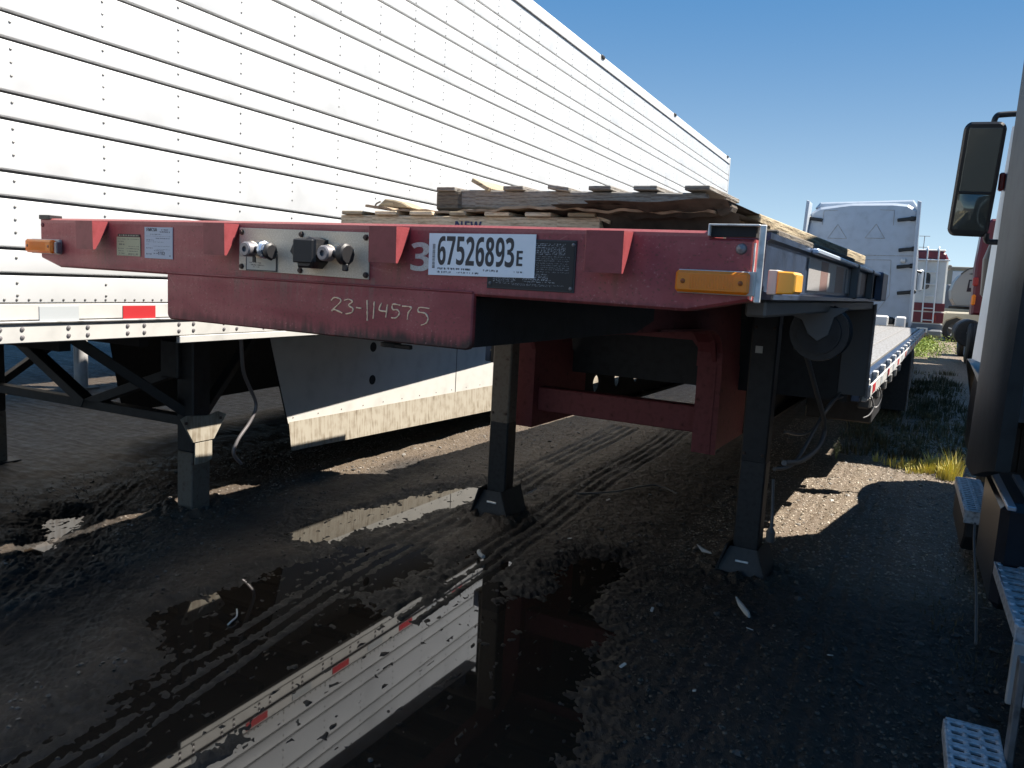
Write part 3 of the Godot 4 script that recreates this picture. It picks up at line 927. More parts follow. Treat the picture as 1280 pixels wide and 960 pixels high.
func bar_mesh(a: Vector3, b: Vector3, w: float, h: float) -> ArrayMesh:
	var mb := MB.new()
	mb.bar(a, b, w, h, 0.004)
	return mb.mesh()

func curve(pts: Array, n: int) -> Array:               # a smooth run through the points
	var out := []
	for i in pts.size() - 1:
		var p0: Vector3 = pts[maxi(i - 1, 0)]; var p1: Vector3 = pts[i]; var p2: Vector3 = pts[i + 1]; var p3: Vector3 = pts[mini(i + 2, pts.size() - 1)]
		for k in n: out.append(p1.cubic_interpolate(p2, p0, p3, float(k) / n))
	out.append(pts[-1])
	return out

func wheel(parent: Node, at: Vector3, r: float, w: float, rim: Material) -> void:     # axle along x
	var ty := MB.new()
	var h := w / 2
	var pr := [[0.0, r * 0.56], [0.01, r * 0.62], [0.012, r * 0.80], [0.03, r * 0.93], [0.06, r]]
	var g := w - 0.12
	for k in 4:
		pr.append([0.06 + g * (k + 0.42) / 4.0, r]); pr.append([0.06 + g * (k + 0.46) / 4.0, r - 0.012]); pr.append([0.06 + g * (k + 0.56) / 4.0, r - 0.012]); pr.append([0.06 + g * (k + 0.60) / 4.0, r])
	pr.append_array([[w - 0.06, r], [w - 0.03, r * 0.93], [w - 0.012, r * 0.80], [w - 0.01, r * 0.62], [w, r * 0.56]])
	ty.profile(at - Vector3(h, 0, 0), at + Vector3(h, 0, 0), pr, 36, false)
	var o := obj("tyre", ty, M.rubber, parent)
	var rm := MB.new()
	var half := [[0.03, 0.0], [0.03, r * 0.2], [0.06, r * 0.25], [0.05, r * 0.46], [0.015, r * 0.52], [0.0, r * 0.555]]
	var whole := half.duplicate(true)
	for k in 6: whole.append([w - float(half[5 - k][0]), half[5 - k][1]])
	rm.profile(at - Vector3(h, 0, 0), at + Vector3(h, 0, 0), whole, 24, false)
	obj("rim", rm, rim, o)

# ---------------------------------------------------------------- the red step-deck trailer
const SWING := -0.0462                         # it stands a little askew to the van trailer

func build_flatbed() -> void:
	var t := thing("flatbed_trailer", "red step-deck flatbed trailer with white lot sticker and aluminium side rails", "trailer", Vector3.ZERO, SWING)
	var mb := MB.new()
	mb.prism(PackedVector2Array([Vector2(-1.295, 1.602), Vector2(-0.3, 1.604), Vector2(0.6, 1.603), Vector2(1.195, 1.600), Vector2(1.195, 1.585), Vector2(1.290, 1.583), Vector2(1.290, 1.452), Vector2(1.15, 1.421), Vector2(0.4, 1.424), Vector2(-0.4, 1.427), Vector2(-1.18, 1.428), Vector2(-1.295, 1.459)]), -0.10, 0.0, 0.006)
	mb.map_uv(-1.31, 1.27, 1.31, 1.61)
	var beam := obj("front_beam", mb, M.red_front, t)
	# the coupler box below the beam
	mb = MB.new()
	var rb := PackedVector2Array([Vector2(-0.590, 1.432)])
	for k in 4: rb.append(Vector2(-0.572, 1.300) + Vector2(-cos(PI / 6 * k), -sin(PI / 6 * k)) * 0.018)
	for k in 4: rb.append(Vector2(0.574, 1.300) + Vector2(sin(PI / 6 * k), -cos(PI / 6 * k)) * 0.018)
	rb.append(Vector2(0.592, 1.432))
	mb.prism(rb, -0.012, 0.0045, 0.004)
	mb.map_uv(-1.31, 1.27, 1.31, 1.61)
	var cb := obj("coupler_box", mb, M.red_front, t)
	obj("weld_seam", bx(Vector3(0.0, 1.4325, 0.003), Vector3(1.18, 0.006, 0.006), 0.002), M.red, cb)
	mb = MB.new()
	mb.prism(PackedVector2Array([Vector2(-0.0125, 1.288), Vector2(-1.25, 1.288), Vector2(-1.45, 1.33), Vector2(-1.45, 1.5), Vector2(-0.101, 1.5), Vector2(-0.101, 1.418), Vector2(-0.0125, 1.418)]), -0.585, 0.585, 0.0, Transform3D(Basis(Vector3(0, 0, 1), Vector3.UP, Vector3(-1, 0, 0)), Vector3.ZERO))
	obj("coupler_plate", mb, M.black_steel, t)
	mb = MB.new()
	mb.profile(Vector3(0.10, 1.295, -0.30), Vector3(0.10, 1.0, -0.30), [[0.0, 0.030], [0.03, 0.030], [0.032, 0.024], [0.045, 0.024], [0.047, 0.034], [0.060, 0.034]], 18)
	var kp := obj("kingpin", mb, M.black_steel, t)
	obj("lock_handle", bx(Vector3(0.15, 1.240, -0.29), Vector3(0.08, 0.014, 0.016), 0.003), M.black_steel, kp)
	# four winch brackets welded to the face
	for x: float in [-0.943, -0.307, 0.335, 0.967]:
		mb = MB.new()
		var p := PackedVector2Array([Vector2(0, 1.594), Vector2(0.060, 1.592), Vector2(0.058, 1.497), Vector2(0.050, 1.497), Vector2(0.0, 1.578)])
		mb.prism(p, -0.047, 0.047, 0.0025, Transform3D(Basis(Vector3(0, 0, 1), Vector3.UP, Vector3(-1, 0, 0)), Vector3(x, 0, 0.0)))
		obj("bracket", mb, M.red, t)
	# the connector panel
	var pn := obj("connector_panel", bx(Vector3(-0.003, 1.5165, 0.003), Vector3(0.505, 0.128, 0.006), 0.001, Basis(Vector3(0, 0, 1), -0.012)), M.panel_metal, t)
	for q in [Vector2(-0.243, 1.570), Vector2(0.0, 1.568), Vector2(0.238, 1.564), Vector2(-0.243, 1.467), Vector2(-0.003, 1.464), Vector2(0.241, 1.461)]:
		mb = MB.new()
		mb.profile(Vector3(q.x, q.y, 0.005), Vector3(q.x, q.y, 0.03), [[0.0, 0.0095], [0.002, 0.0095], [0.002, 0.0072], [0.008, 0.0066], [0.009, 0.0]], 6, false)
		obj("bolt", mb, M.rust_bolt, pn)
	for k in 2:                                           # two air couplings
		var c := Vector3(-0.168, 1.520, 0.0) if k == 0 else Vector3(0.132, 1.517, 0.0)
		mb = MB.new()
		mb.profile(c, c + Vector3(0, 0, 1), [[0.004, 0.027], [0.012, 0.027], [0.013, 0.020], [0.034, 0.020], [0.036, 0.023], [0.046, 0.023], [0.047, 0.0]], 20, false)
		var fl := obj("air_coupling_flange", mb, M.panel_metal, pn)
		var g := c + Vector3(0.012, -0.002, 0.06)
		mb = MB.new()
		mb.profile(c + Vector3(0.012, -0.002, 0.046), g + Vector3(0, 0, 1), [[0.0, 0.0215], [0.028, 0.0215], [0.032, 0.018], [0.032, 0.0085], [0.024, 0.0085], [0.024, 0.0]], 20, false)
		obj("coupling_seal", mb, M.grey_bolt, pn)
		mb = MB.new()
		mb.tube([g + Vector3(0.018, 0, -0.01), g + Vector3(0.05, -0.003, -0.012)], 0.011, 10)
		obj("coupling_neck", mb, M.plug_plastic, pn)
		mb = MB.new()
		if k == 0:
			mb.profile(g + Vector3(0.044, 0.0, -0.012), g + Vector3(0.2, 0.0, -0.004), [[0.0, 0.020], [0.004, 0.026], [0.012, 0.026], [0.016, 0.021], [0.016, 0.015], [0.024, 0.013], [0.024, 0.0]], 12)
			obj("coupling_knob", mb, M.chrome_blue, pn)
			mb = MB.new()
			mb.profile(g + Vector3(0.068, -0.004, -0.012), g + Vector3(0.2, -0.004, -0.012), [[0.0, 0.024], [0.010, 0.026], [0.014, 0.020], [0.014, 0.0]], 8)
			obj("coupling_nut", mb, M.plug_plastic, pn)
			obj("coupling_tag", bx(g + Vector3(0.012, -0.028, -0.01), Vector3(0.012, 0.018, 0.005), 0.001), M.plug_plastic, pn)
		else:
			mb.profile(g + Vector3(0.046, 0.0, -0.01), g + Vector3(0.2, 0.0, -0.004), [[0.0, 0.024], [0.004, 0.030], [0.020, 0.030], [0.024, 0.024], [0.024, 0.0]], 10)
			obj("coupling_knob", mb, M.plug_plastic, pn)
			obj("coupling_tag", bx(g + Vector3(0.062, -0.036, -0.008), Vector3(0.018, 0.02, 0.012), 0.003), M.plug_plastic, pn)
	mb = MB.new()
	mb.prism(PackedVector2Array([Vector2(0.004, 1.517), Vector2(0.022, 1.553), Vector2(0.074, 1.560), Vector2(0.102, 1.553), Vector2(0.102, 1.490), Vector2(0.082, 1.472), Vector2(0.036, 1.472), Vector2(0.032, 1.490)]), 0.004, 0.062, 0.006)
	var sk := obj("electric_socket", mb, M.plug_plastic, pn)
	obj("socket_lid", bx(Vector3(0.064, 1.519, 0.066), Vector3(0.066, 0.066, 0.010), 0.003, Basis(Vector3.UP, 0.15)), M.plug_plastic, pn)
	mb = MB.new()
	mb.card(-0.219, 1.459, -0.098, 1.505, 0.0090)
	obj("label_plate", mb, printed("socket_label", print_image(128, 52, Color(0.70, 0.70, 0.66), Color(0.25, 0.25, 0.26), [[0.50, 0.08, 0.08, 0.5], [0.66, 0.08, 0.15, 0.62], [0.8, 0.06, 0.2, 0.45]], 5)), pn)
	for q in [[-0.219, 1.505, -0.098, 1.5085], [-0.219, 1.4555, -0.098, 1.459], [-0.2225, 1.4555, -0.219, 1.5085], [-0.098, 1.4555, -0.0945, 1.5085]]:
		obj("label_border", bx(Vector3((q[0] + q[2]) / 2, (q[1] + q[3]) / 2, 0.008), Vector3(q[2] - q[0], q[3] - q[1], 0.003), 0.0), M.ink, pn)
	# printed things on the face
	mb = MB.new()
	mb.card(-0.849, 1.481, -0.726, 1.544, 0.0025)
	var s1 := obj("inspection_sticker", mb, printed("inspection_print", print_image(160, 96, Color(0.62, 0.63, 0.52), Color(0.2, 0.22, 0.22), [[0.1, 0.04, 0.05, 0.4], [0.1, 0.04, 0.45, 0.95], [0.22, 0.05, 0.05, 0.3], [0.36, 0.08, 0.1, 0.35], [0.48, 0.04, 0.5, 0.95], [0.6, 0.05, 0.05, 0.3], [0.6, 0.05, 0.4, 0.95], [0.72, 0.06, 0.05, 0.3], [0.72, 0.06, 0.45, 0.9], [0.85, 0.06, 0.05, 0.35], [0.86, 0.08, 0.5, 0.9], [0.95, 0.03, 0.05, 0.9]], 11)), t, "small cream inspection sticker with a black heading strip")
	mb = MB.new()
	mb.card(-0.842, 1.545, -0.728, 1.554, 0.0025)
	obj("sticker_heading", mb, printed("heading_print", print_image(160, 12, Color(0.08, 0.08, 0.08), Color(0.7, 0.7, 0.62), [[0.25, 0.5, 0.05, 0.95]], 12)), s1)
	mb = MB.new()
	mb.card(-0.703, 1.477, -0.564, 1.579, 0.0025)
	var s2 := obj("safety_sticker", mb, printed("safety_print", print_image(180, 136, Color(0.66, 0.70, 0.76), Color(0.18, 0.2, 0.26), [[0.06, 0.05, 0.6, 0.85], [0.13, 0.05, 0.52, 0.9], [0.22, 0.03, 0.2, 0.6], [0.28, 0.02, 0.05, 0.95], [0.34, 0.03, 0.4, 0.9], [0.40, 0.03, 0.06, 0.35], [0.47, 0.02, 0.06, 0.7], [0.53, 0.03, 0.06, 0.15], [0.6, 0.02, 0.3, 0.9], [0.66, 0.03, 0.06, 0.3], [0.70, 0.02, 0.4, 0.9], [0.74, 0.03, 0.35, 0.7], [0.84, 0.05, 0.06, 0.25], [0.82, 0.04, 0.32, 0.5], [0.88, 0.05, 0.88, 0.94]], 13)), t, "white inspection sticker headed FMCSA")
	text("sticker_lettering", "FMCSA", -0.692, 1.5655, -0.640, 1.5765, 0.0027, M.ink, s2)
	text("sticker_number", "1 112", -0.635, 1.489, -0.602, 1.499, 0.0027, M.ink, s2)
	text("stencilled_number", "3", 0.388, 1.480, 0.452, 1.556, 0.0012, M.stencil_white, t)
	mb = MB.new()
	mb.prism(PackedVector2Array([Vector2(0.630, 1.446), Vector2(0.874, 1.446), Vector2(0.874, 1.571), Vector2(0.630, 1.571)]), 0.0, 0.003, 0.001)
	var dp := obj("data_plate", mb, M.ink, t, "black data plate with engraved lines of small print")
	mb = MB.new()
	var rows := []
	for k in 7: rows.append([0.05 + 0.035 * k, 0.02, 0.3, 0.9])
	for k in 8: rows.append([0.31 + 0.045 * k, 0.012, 0.5, 0.95])
	for k in 4: rows.append([0.68 + 0.035 * k, 0.02, 0.42, 0.72])
	for k in 5: rows.append([0.72 + 0.035 * k, 0.02, 0.06, 0.34])
	rows.append_array([[0.90, 0.012, 0.1, 0.9], [0.93, 0.012, 0.3, 0.75], [0.84, 0.02, 0.42, 0.8], [0.80, 0.02, 0.42, 0.75]])
	mb.card(0.634, 1.450, 0.870, 1.567, 0.0042, 0.0008)
	obj("engraving", mb, printed("plate_print", print_image(236, 117, Color(0.13, 0.135, 0.145), Color(0.82, 0.84, 0.86), rows, 21), 0.6), dp)
	for q in [Vector2(0.640, 1.459), Vector2(0.865, 1.456), Vector2(0.866, 1.560)]:
		mb = MB.new(); mb.disc_dome(Vector3(q.x, q.y, 0.003), Vector3(0, 0, 1), 0.0052, 0.004, 8)
		obj("plate_rivet", mb, M.dull_aluminium, dp)
	mb = MB.new()
	mb.prism(PackedVector2Array([Vector2(0.4500, 1.4715), Vector2(0.7660, 1.4765), Vector2(0.7655, 1.5830), Vector2(0.4490, 1.5800)]), 0.0044, 0.0058)
	var lot := obj("lot_sticker", mb, M.label_white, t, "white lot sticker printed 67526893 E in tall black digits")
	text("lot_number", "67526893", 0.4775, 1.4985, 0.7070, 1.5735, 0.0060, M.ink, lot)
	text("lot_letter", "E", 0.7140, 1.5045, 0.7310, 1.5420, 0.0060, M.ink, lot)
	mb = MB.new()
	mb.card(0.478, 1.4765, 0.735, 1.4935, 0.0063, 0.0002)
	obj("small_print", mb, printed("lot_print", print_image(256, 17, M.label_white.albedo_color, Color(0.12, 0.13, 0.15), [[0.1, 0.3, 0.0, 0.4], [0.1, 0.3, 0.55, 0.72], [0.15, 0.28, 0.9, 0.99], [0.6, 0.3, 0.0, 0.17], [0.6, 0.28, 0.24, 0.5]], 31)), lot)
	mb = MB.new()
	var r := RandomNumberGenerator.new(); r.seed = 4
	var y := 1.490
	while y < 1.552:
		var w := r.randf_range(0.0006, 0.0022)
		mb.box(Vector3(0.4655, y + w / 2, 0.0061), Vector3(0.008, w, 0.0004))
		y += w + r.randf_range(0.0007, 0.0018)
	obj("barcode", mb, M.ink, lot).set_meta("kind", "stuff")
	# chalk numbers on the box
	var strokes := [
		[[0.0, 0.8], [0.10, 1.0], [0.28, 0.95], [0.30, 0.75], [0.12, 0.35], [0.02, 0.12], [0.12, 0.22], [0.36, 0.06]],
		[[0.42, 0.88], [0.56, 0.98], [0.68, 0.85], [0.56, 0.6], [0.70, 0.42], [0.66, 0.15], [0.48, 0.02]],
		[[0.80, 0.5], [0.96, 0.48]], [[1.14, 1.05], [1.16, -0.25]], [[1.36, 1.0], [1.34, -0.08]],
		[[1.58, 0.95], [1.52, 0.5], [1.74, 0.45]], [[1.76, 0.9], [1.72, 0.08]],
		[[2.14, 0.92], [1.92, 0.94], [1.92, 0.62], [2.06, 0.62], [2.12, 0.4], [2.02, 0.12], [1.88, 0.1]],
		[[2.20, 0.88], [2.46, 0.86], [2.38, 0.5], [2.36, 0.1]],
		[[2.98, 0.9], [2.70, 0.9], [2.67, 0.64], [2.86, 0.58], [2.95, 0.3], [2.90, 0.0], [2.76, -0.16]]]
	for s in strokes:
		var pts := []
		for q in s: pts.append(Vector3(0.117 + q[0] * 0.1145, 1.349 + q[1] * 0.044 - q[0] * 0.002, 0.0052))
		mb = MB.new()
		var run: Array = curve(pts, 6) if pts.size() > 2 else curve([pts[0], (pts[0] + pts[1]) / 2, pts[1]], 5)
		var rad := []
		for q in run.size(): rad.append(r.randf_range(0.0012, 0.0027))
		mb.lathe_path(run, rad, 6)
		obj("chalk_stroke", mb, M.chalk, t)
	# marker lamps
	for k in 2:
		var x0 := -1.335 if k == 0 else 1.128
		var x1 := -1.172 if k == 0 else 1.290
		var yc := 1.500 if k == 0 else 1.488
		var lh := 0.048
		var zf := 0.036 if k == 0 else 0.026
		var base := obj("marker_lamp", bx(Vector3((x0 + x1) / 2 + 0.006, yc, 0.006), Vector3(x1 - x0 + 0.008, lh + 0.004, 0.012), 0.002), M.lamp_base, t)
		obj("lens", bx(Vector3((x0 + x1) / 2, yc, 0.012 + (zf - 0.012) / 2), Vector3(x1 - x0, lh, zf - 0.012), 0.007), M.amber, base)
		for q in [0.018, (x1 - x0) - 0.018]:
			mb = MB.new(); mb.disc_dome(Vector3(x0 + q, yc, zf - 0.0005), Vector3(0, 0, 1), 0.006, 0.003, 8)
			obj("lens_screw", mb, M.amber_dark, base)
		mb = MB.new()                                    # moulded ribs in the lens
		var lr := x0 + 0.034
		while lr < x1 - 0.034:
			mb.box(Vector3(lr, yc, zf), Vector3(0.0022, lh - 0.018, 0.0016), 0.0006)
			lr += 0.0062
		obj("lens_rib", mb, M.amber, base).set_meta("kind", "stuff")
		if k == 0: obj("lamp_shoulder", bx(Vector3(-1.160, 1.497, 0.018), Vector3(0.018, 0.040, 0.02), 0.003), M.grey_bolt, base)
	var sl := obj("side_marker_lamp", bx(Vector3(1.322, 1.495, -0.095), Vector3(0.020, 0.054, 0.085), 0.002), M.lamp_base, t)
	mb = MB.new()
	mb.prism(PackedVector2Array([Vector2(0, -0.025), Vector2(0.034, -0.024), Vector2(0.040, -0.018), Vector2(0.040, 0.018), Vector2(0.034, 0.024), Vector2(0, 0.025)]), -0.14, -0.05, 0.003, Transform3D(Basis.IDENTITY, Vector3(1.332, 1.495, 0)))
	obj("lens", mb, M.amber_side, sl)
	mb = MB.new(); mb.disc_dome(Vector3(1.262, 1.562, 0.0), Vector3(0, 0, 1), 0.0125, 0.008, 14)
	obj("rivet_head", mb, M.grey_bolt, t)
	mb = MB.new(); mb.disc_dome(Vector3(-1.278, 1.578, 0.0), Vector3(0, 0, 1), 0.0085, 0.006, 12)
	obj("rivet_head", mb, M.red_under, t)
	# the corners
	obj("corner_cap", bx(Vector3(-1.262, 1.606, -0.02), Vector3(0.064, 0.016, 0.05), 0.002), M.black_steel, t)
	var post := obj("corner_post", bx(Vector3(1.305, 1.531, 0.004), Vector3(0.014, 0.165, 0.010), 0.002, Basis(Vector3.UP, 0.3)), M.bright_aluminium, t)
	mb = MB.new()
	mb.box(Vector3(1.245, 1.612, 0.000), Vector3(0.110, 0.004, 0.03), 0.001)
	mb.box(Vector3(1.192, 1.600, 0.000), Vector3(0.004, 0.024, 0.03), 0.001)
	obj("corner_frame", mb, M.bright_aluminium, post)
	obj("corner_recess", bx(Vector3(1.243, 1.598, -0.012), Vector3(0.096, 0.022, 0.03), 0.0), M.dark_grease, post)
	obj("corner_edge", bx(Vector3(1.291, 1.515, 0.002), Vector3(0.003, 0.120, 0.006), 0.0), M.bright_aluminium, post)
	# right and left side rails of the upper deck
	for s in 2:
		var sg := 1.0 if s == 0 else -1.0
		mb = MB.new()
		var pr := PackedVector2Array([Vector2(1.20, 1.600), Vector2(1.300, 1.606), Vector2(1.300, 1.592), Vector2(1.292, 1.585), Vector2(1.292, 1.475), Vector2(1.312, 1.468), Vector2(1.312, 1.456), Vector2(1.20, 1.452), Vector2(1.20, 1.462), Vector2(1.280, 1.466), Vector2(1.280, 1.590), Vector2(1.20, 1.588)])
		if sg < 0:
			for k in pr.size(): pr[k].x = -pr[k].x
		mb.prism(pr, -3.22, -0.105, 0.0)
		var rail := obj("side_rail", mb, M.aluminium, t)
		if s == 0:
			var z0 := -0.70
			for k in 9:
				var lg: float = [0.24, 0.16, 0.20, 0.22, 0.14, 0.22, 0.2, 0.24, 0.2][k]
				obj("reflective_tape", bx(Vector3(1.2945, 1.532, z0 - lg / 2), Vector3(0.003, 0.094, lg), 0.0), M.rail_tape if k % 2 == 0 else M.rail_tape_red, rail)
				z0 -= lg + (0.002 if k != 3 else 0.10)
			obj("rub_rail", bx(Vector3(1.312, 1.597, -1.94), Vector3(0.020, 0.016, 2.52), 0.004), M.bright_blue, rail)
			for z in [-1.78, -2.45]:
				obj("stake_pocket", bx(Vector3(1.310, 1.535, z), Vector3(0.030, 0.140, 0.045), 0.004), M.rod, rail)
			obj("rail_end_box", bx(Vector3(1.316, 1.535, -3.05), Vector3(0.04, 0.15, 0.34), 0.006), M.aluminium, rail)
	var lower := obj("under_rail", bx(Vector3(1.255, 1.432, -1.70), Vector3(0.05, 0.042, 2.95), 0.006), M.rod, t)
	# a strap winch hanging under the right rail
	mb = MB.new()
	var wc := Vector3(1.25, 1.335, -1.40)
	mb.profile(wc + Vector3(0, 0, 0.03), wc - Vector3(0, 0, 1), [[0.0, 0.085], [0.0, 0.104], [0.012, 0.106], [0.02, 0.098], [0.10, 0.098], [0.108, 0.106], [0.12, 0.104], [0.12, 0.0]], 32)
	var wn := obj("strap_winch", mb, M.foot_steel, t)
	mb = MB.new()
	mb.profile(wc + Vector3(0, 0, 0.045), wc - Vector3(0, 0, 1), [[0.0, 0.0], [0.0, 0.078], [0.03, 0.080]], 28)
	obj("strap_roll", mb, M.black_steel, wn)
	mb = MB.new()
	mb.prism(PackedVector2Array([Vector2(-0.20, 1.43), Vector2(0.10, 1.43), Vector2(0.05, 1.395), Vector2(0.035, 1.33), Vector2(0.0, 1.305), Vector2(-0.035, 1.33), Vector2(-0.06, 1.38)]), 0.05, 0.058, 0.001, Transform3D(Basis.IDENTITY, Vector3(wc.x, 0, wc.z)))
	obj("winch_bracket", mb, M.rod, wn)
	mb = MB.new()
	mb.bar(Vector3(1.24, 1.40, -1.35), Vector3(1.29, 1.535, -2.75), 0.02, 0.06, 0.003)
	obj("winch_arm", mb, M.rod, wn)
	# deck, cross members, main beams
	for k in 9:
		var w := 2.38 / 9.0
		obj("deck_plank", bx(Vector3(-1.19 + w * (k + 0.5), 1.586, -1.66), Vector3(w - 0.006, 0.026, 3.10), 0.003), M.wood_dark, t)
	obj("deck_light_block", bx(Vector3(0, 1.562, -1.66), Vector3(2.42, 0.014, 3.10), 0.0), M.wood_dark, t)  # sheet added under the planks to stop sun leaking through the gaps
	for k in 10:
		mb = MB.new(); mb.box(Vector3(0, 1.51, -0.30 - k * 0.31), Vector3(2.44, 0.09, 0.05))
		obj("cross_member", mb, M.dark_grease, t)
	for s: float in [-1.0, 1.0]:
		mb = MB.new()
		mb.prism(PackedVector2Array([Vector2(-0.5, 1.50), Vector2(-2.58, 1.46), Vector2(-3.05, 1.46), Vector2(-3.15, 1.02), Vector2(-3.4, 0.96), Vector2(-3.4, 0.56), Vector2(-2.60, 0.56), Vector2(-2.60, 1.05), Vector2(-2.52, 1.20), Vector2(-2.35, 1.27), Vector2(-0.5, 1.29)]), -0.012, 0.012, 0.0, Transform3D(Basis(Vector3(0, 0, 1), Vector3.UP, Vector3(-1, 0, 0)), Vector3(s * 0.56, 0, 0)))
		obj("gooseneck_web", mb, M.red_under, t)
		mb = MB.new()
		var fx := 0.535 if s > 0.0 else -0.625
		var path := [Vector2(1.28, -1.5), Vector2(1.262, -2.36), Vector2(1.235, -2.47), Vector2(1.185, -2.555), Vector2(1.10, -2.603), Vector2(0.56, -2.605)]
		for k in path.size() - 1:
			var a: Vector2 = path[k]; var b: Vector2 = path[k + 1]
			var o := Vector3(0, (b.y - a.y), -(b.x - a.x)).normalized()
			var h := 0.068
			var th := o * 0.012
			mb.quad(Vector3(fx - h, a.x, a.y), Vector3(fx + h, a.x, a.y), Vector3(fx + h, b.x, b.y), Vector3(fx - h, b.x, b.y), o)
			mb.quad(Vector3(fx - h, a.x, a.y) - th, Vector3(fx + h, a.x, a.y) - th, Vector3(fx + h, b.x, b.y) - th, Vector3(fx - h, b.x, b.y) - th, -o)
			for e: float in [-h, h]:
				mb.quad(Vector3(fx + e, a.x, a.y), Vector3(fx + e, b.x, b.y), Vector3(fx + e, b.x, b.y) - th, Vector3(fx + e, a.x, a.y) - th, Vector3(e, 0, 0))
		mb.box(Vector3(fx, 0.57, -2.611), Vector3(0.136, 0.02, 0.012))
		obj("gooseneck_flange", mb, M.red_under, t)
	mb = MB.new()                                       # the arch over the gooseneck, rounded where it meets the right post
	var arch := PackedVector2Array([Vector2(-0.56, 1.255), Vector2(0.46, 1.255)])
	for k in 6: arch.append(Vector2(0.46, 1.115) + Vector2(sin(PI / 10 * k), cos(PI / 10 * k)) * Vector2(0.145, 0.14))
	arch.append_array([Vector2(0.605, 1.05), Vector2(0.465, 1.05), Vector2(0.465, 1.15), Vector2(0.43, 1.19), Vector2(-0.56, 1.19)])
	mb.prism(arch, -2.60, -2.585, 0.003)
	obj("gooseneck_arch", mb, M.red_under, t)
	obj("cross_beam", bx(Vector3(0.0, 0.735, -2.72), Vector3(1.10, 0.15, 0.10), 0.006), M.red_under, t)
	mb = MB.new()
	mb.box(Vector3(0, 1.21, -3.175), Vector3(2.39, 0.68, 0.016), 0.0)
	obj("step_bulkhead", mb, M.black_steel, t)
	obj("riser_side", bx(Vector3(1.215, 1.175, -3.150), Vector3(0.145, 0.52, 0.014), 0.002), M.rod, t)
	obj("riser_edge", bx(Vector3(1.294, 1.175, -3.145), Vector3(0.012, 0.53, 0.05), 0.002), M.dull_aluminium, t)
	# lower main beams with round lightening holes
	for s: float in [-1.0, 1.0]:
		mb = MB.new()
		var cell := 0.42
		for k in 22:
			var zc := -3.62 - cell * k
			var cy := 0.745
			var pts := []
			for q in 24:
				var an := TAU * q / 24.0
				var d := Vector2(cos(an), sin(an))
				var sc := minf(cell / 2 / maxf(absf(d.x), 1e-6), 0.165 / maxf(absf(d.y), 1e-6))
				pts.append([d * 0.062, d * sc])
			for q in 24:
				var a: Array = pts[q]; var b: Array = pts[(q + 1) % 24]
				for e: float in [-0.006, 0.006]:
					mb.quad(Vector3(s * 0.56 + e, cy + a[0].y, zc + a[0].x), Vector3(s * 0.56 + e, cy + b[0].y, zc + b[0].x), Vector3(s * 0.56 + e, cy + b[1].y, zc + b[1].x), Vector3(s * 0.56 + e, cy + a[1].y, zc + a[1].x), Vector3(e, 0, 0))
				mb.quad(Vector3(s * 0.56 - 0.006, cy + a[0].y, zc + a[0].x), Vector3(s * 0.56 - 0.006, cy + b[0].y, zc + b[0].x), Vector3(s * 0.56 + 0.006, cy + b[0].y, zc + b[0].x), Vector3(s * 0.56 + 0.006, cy + a[0].y, zc + a[0].x), Vector3(0, -a[0].y, -a[0].x))
		for yy in [0.575, 0.915]: mb.box(Vector3(s * 0.56, yy, -8.0), Vector3(0.14, 0.02, 9.2))
		obj("main_beam", mb, M.dark_grease, t)
	for k in 26:
		mb = MB.new(); mb.box(Vector3(0, 0.945, -3.4 - k * 0.39), Vector3(2.44, 0.04, 0.06))
		obj("cross_member", mb, M.dark_grease, t)
	obj("deck_light_block", bx(Vector3(0, 0.956, -8.36), Vector3(2.44, 0.012, 10.34), 0.0), M.dull_aluminium, t)  # added sheet, blocks sun between the lower planks
	# lower deck: planks along the trailer, rails with stake pockets
	for k in 12:
		var w := 2.40 / 12.0
		obj("deck_plank", bx(Vector3(-1.20 + w * (k + 0.5), 0.982, -8.36), Vector3(w - 0.008, 0.034, 10.34), 0.003), M.deck_aluminium, t)
	for s: float in [-1.0, 1.0]:
		mb = MB.new()
		mb.box(Vector3(s * 1.235, 0.935, -8.36), Vector3(0.05, 0.125, 10.34), 0.006)
		var rail := obj("lower_side_rail", mb, M.aluminium, t)
		if s > 0:
			obj("rub_rail", bx(Vector3(1.298, 0.930, -8.36), Vector3(0.010, 0.075, 10.34), 0.004), M.bright_aluminium, rail)
			for k in 17:
				var z := -3.32 - k * 0.61
				obj("stake_pocket", bx(Vector3(1.276, 0.935, z), Vector3(0.034, 0.135, 0.085), 0.005), M.bright_aluminium, rail)
				obj("reflective_tape", bx(Vector3(1.3045, 0.932, z - 0.22), Vector3(0.003, 0.05, 0.18), 0.0), M.tape_red if k % 2 == 0 else M.tape_silver, rail)
				if k < 6:
					obj("strap_ratchet", bx(Vector3(1.255, 0.83, z - 0.30), Vector3(0.08, 0.08, 0.12), 0.012), M.rod, rail)
			for k in 2:
				var z := -3.5 - 0.6 * k
				mb = MB.new()
				mb.tube(curve([Vector3(1.295, 0.88, z), Vector3(1.315, 0.82, z - 0.02), Vector3(1.30, 0.77 - 0.02 * (k % 2), z + 0.02), Vector3(1.27, 0.75, z + 0.05)], 4), 0.005, 6)
				obj("strap_tail", mb, M.dull_aluminium, rail)
	obj("end_rail", bx(Vector3(0, 0.93, -13.56), Vector3(2.6, 0.14, 0.05), 0.006), M.dull_aluminium, t)
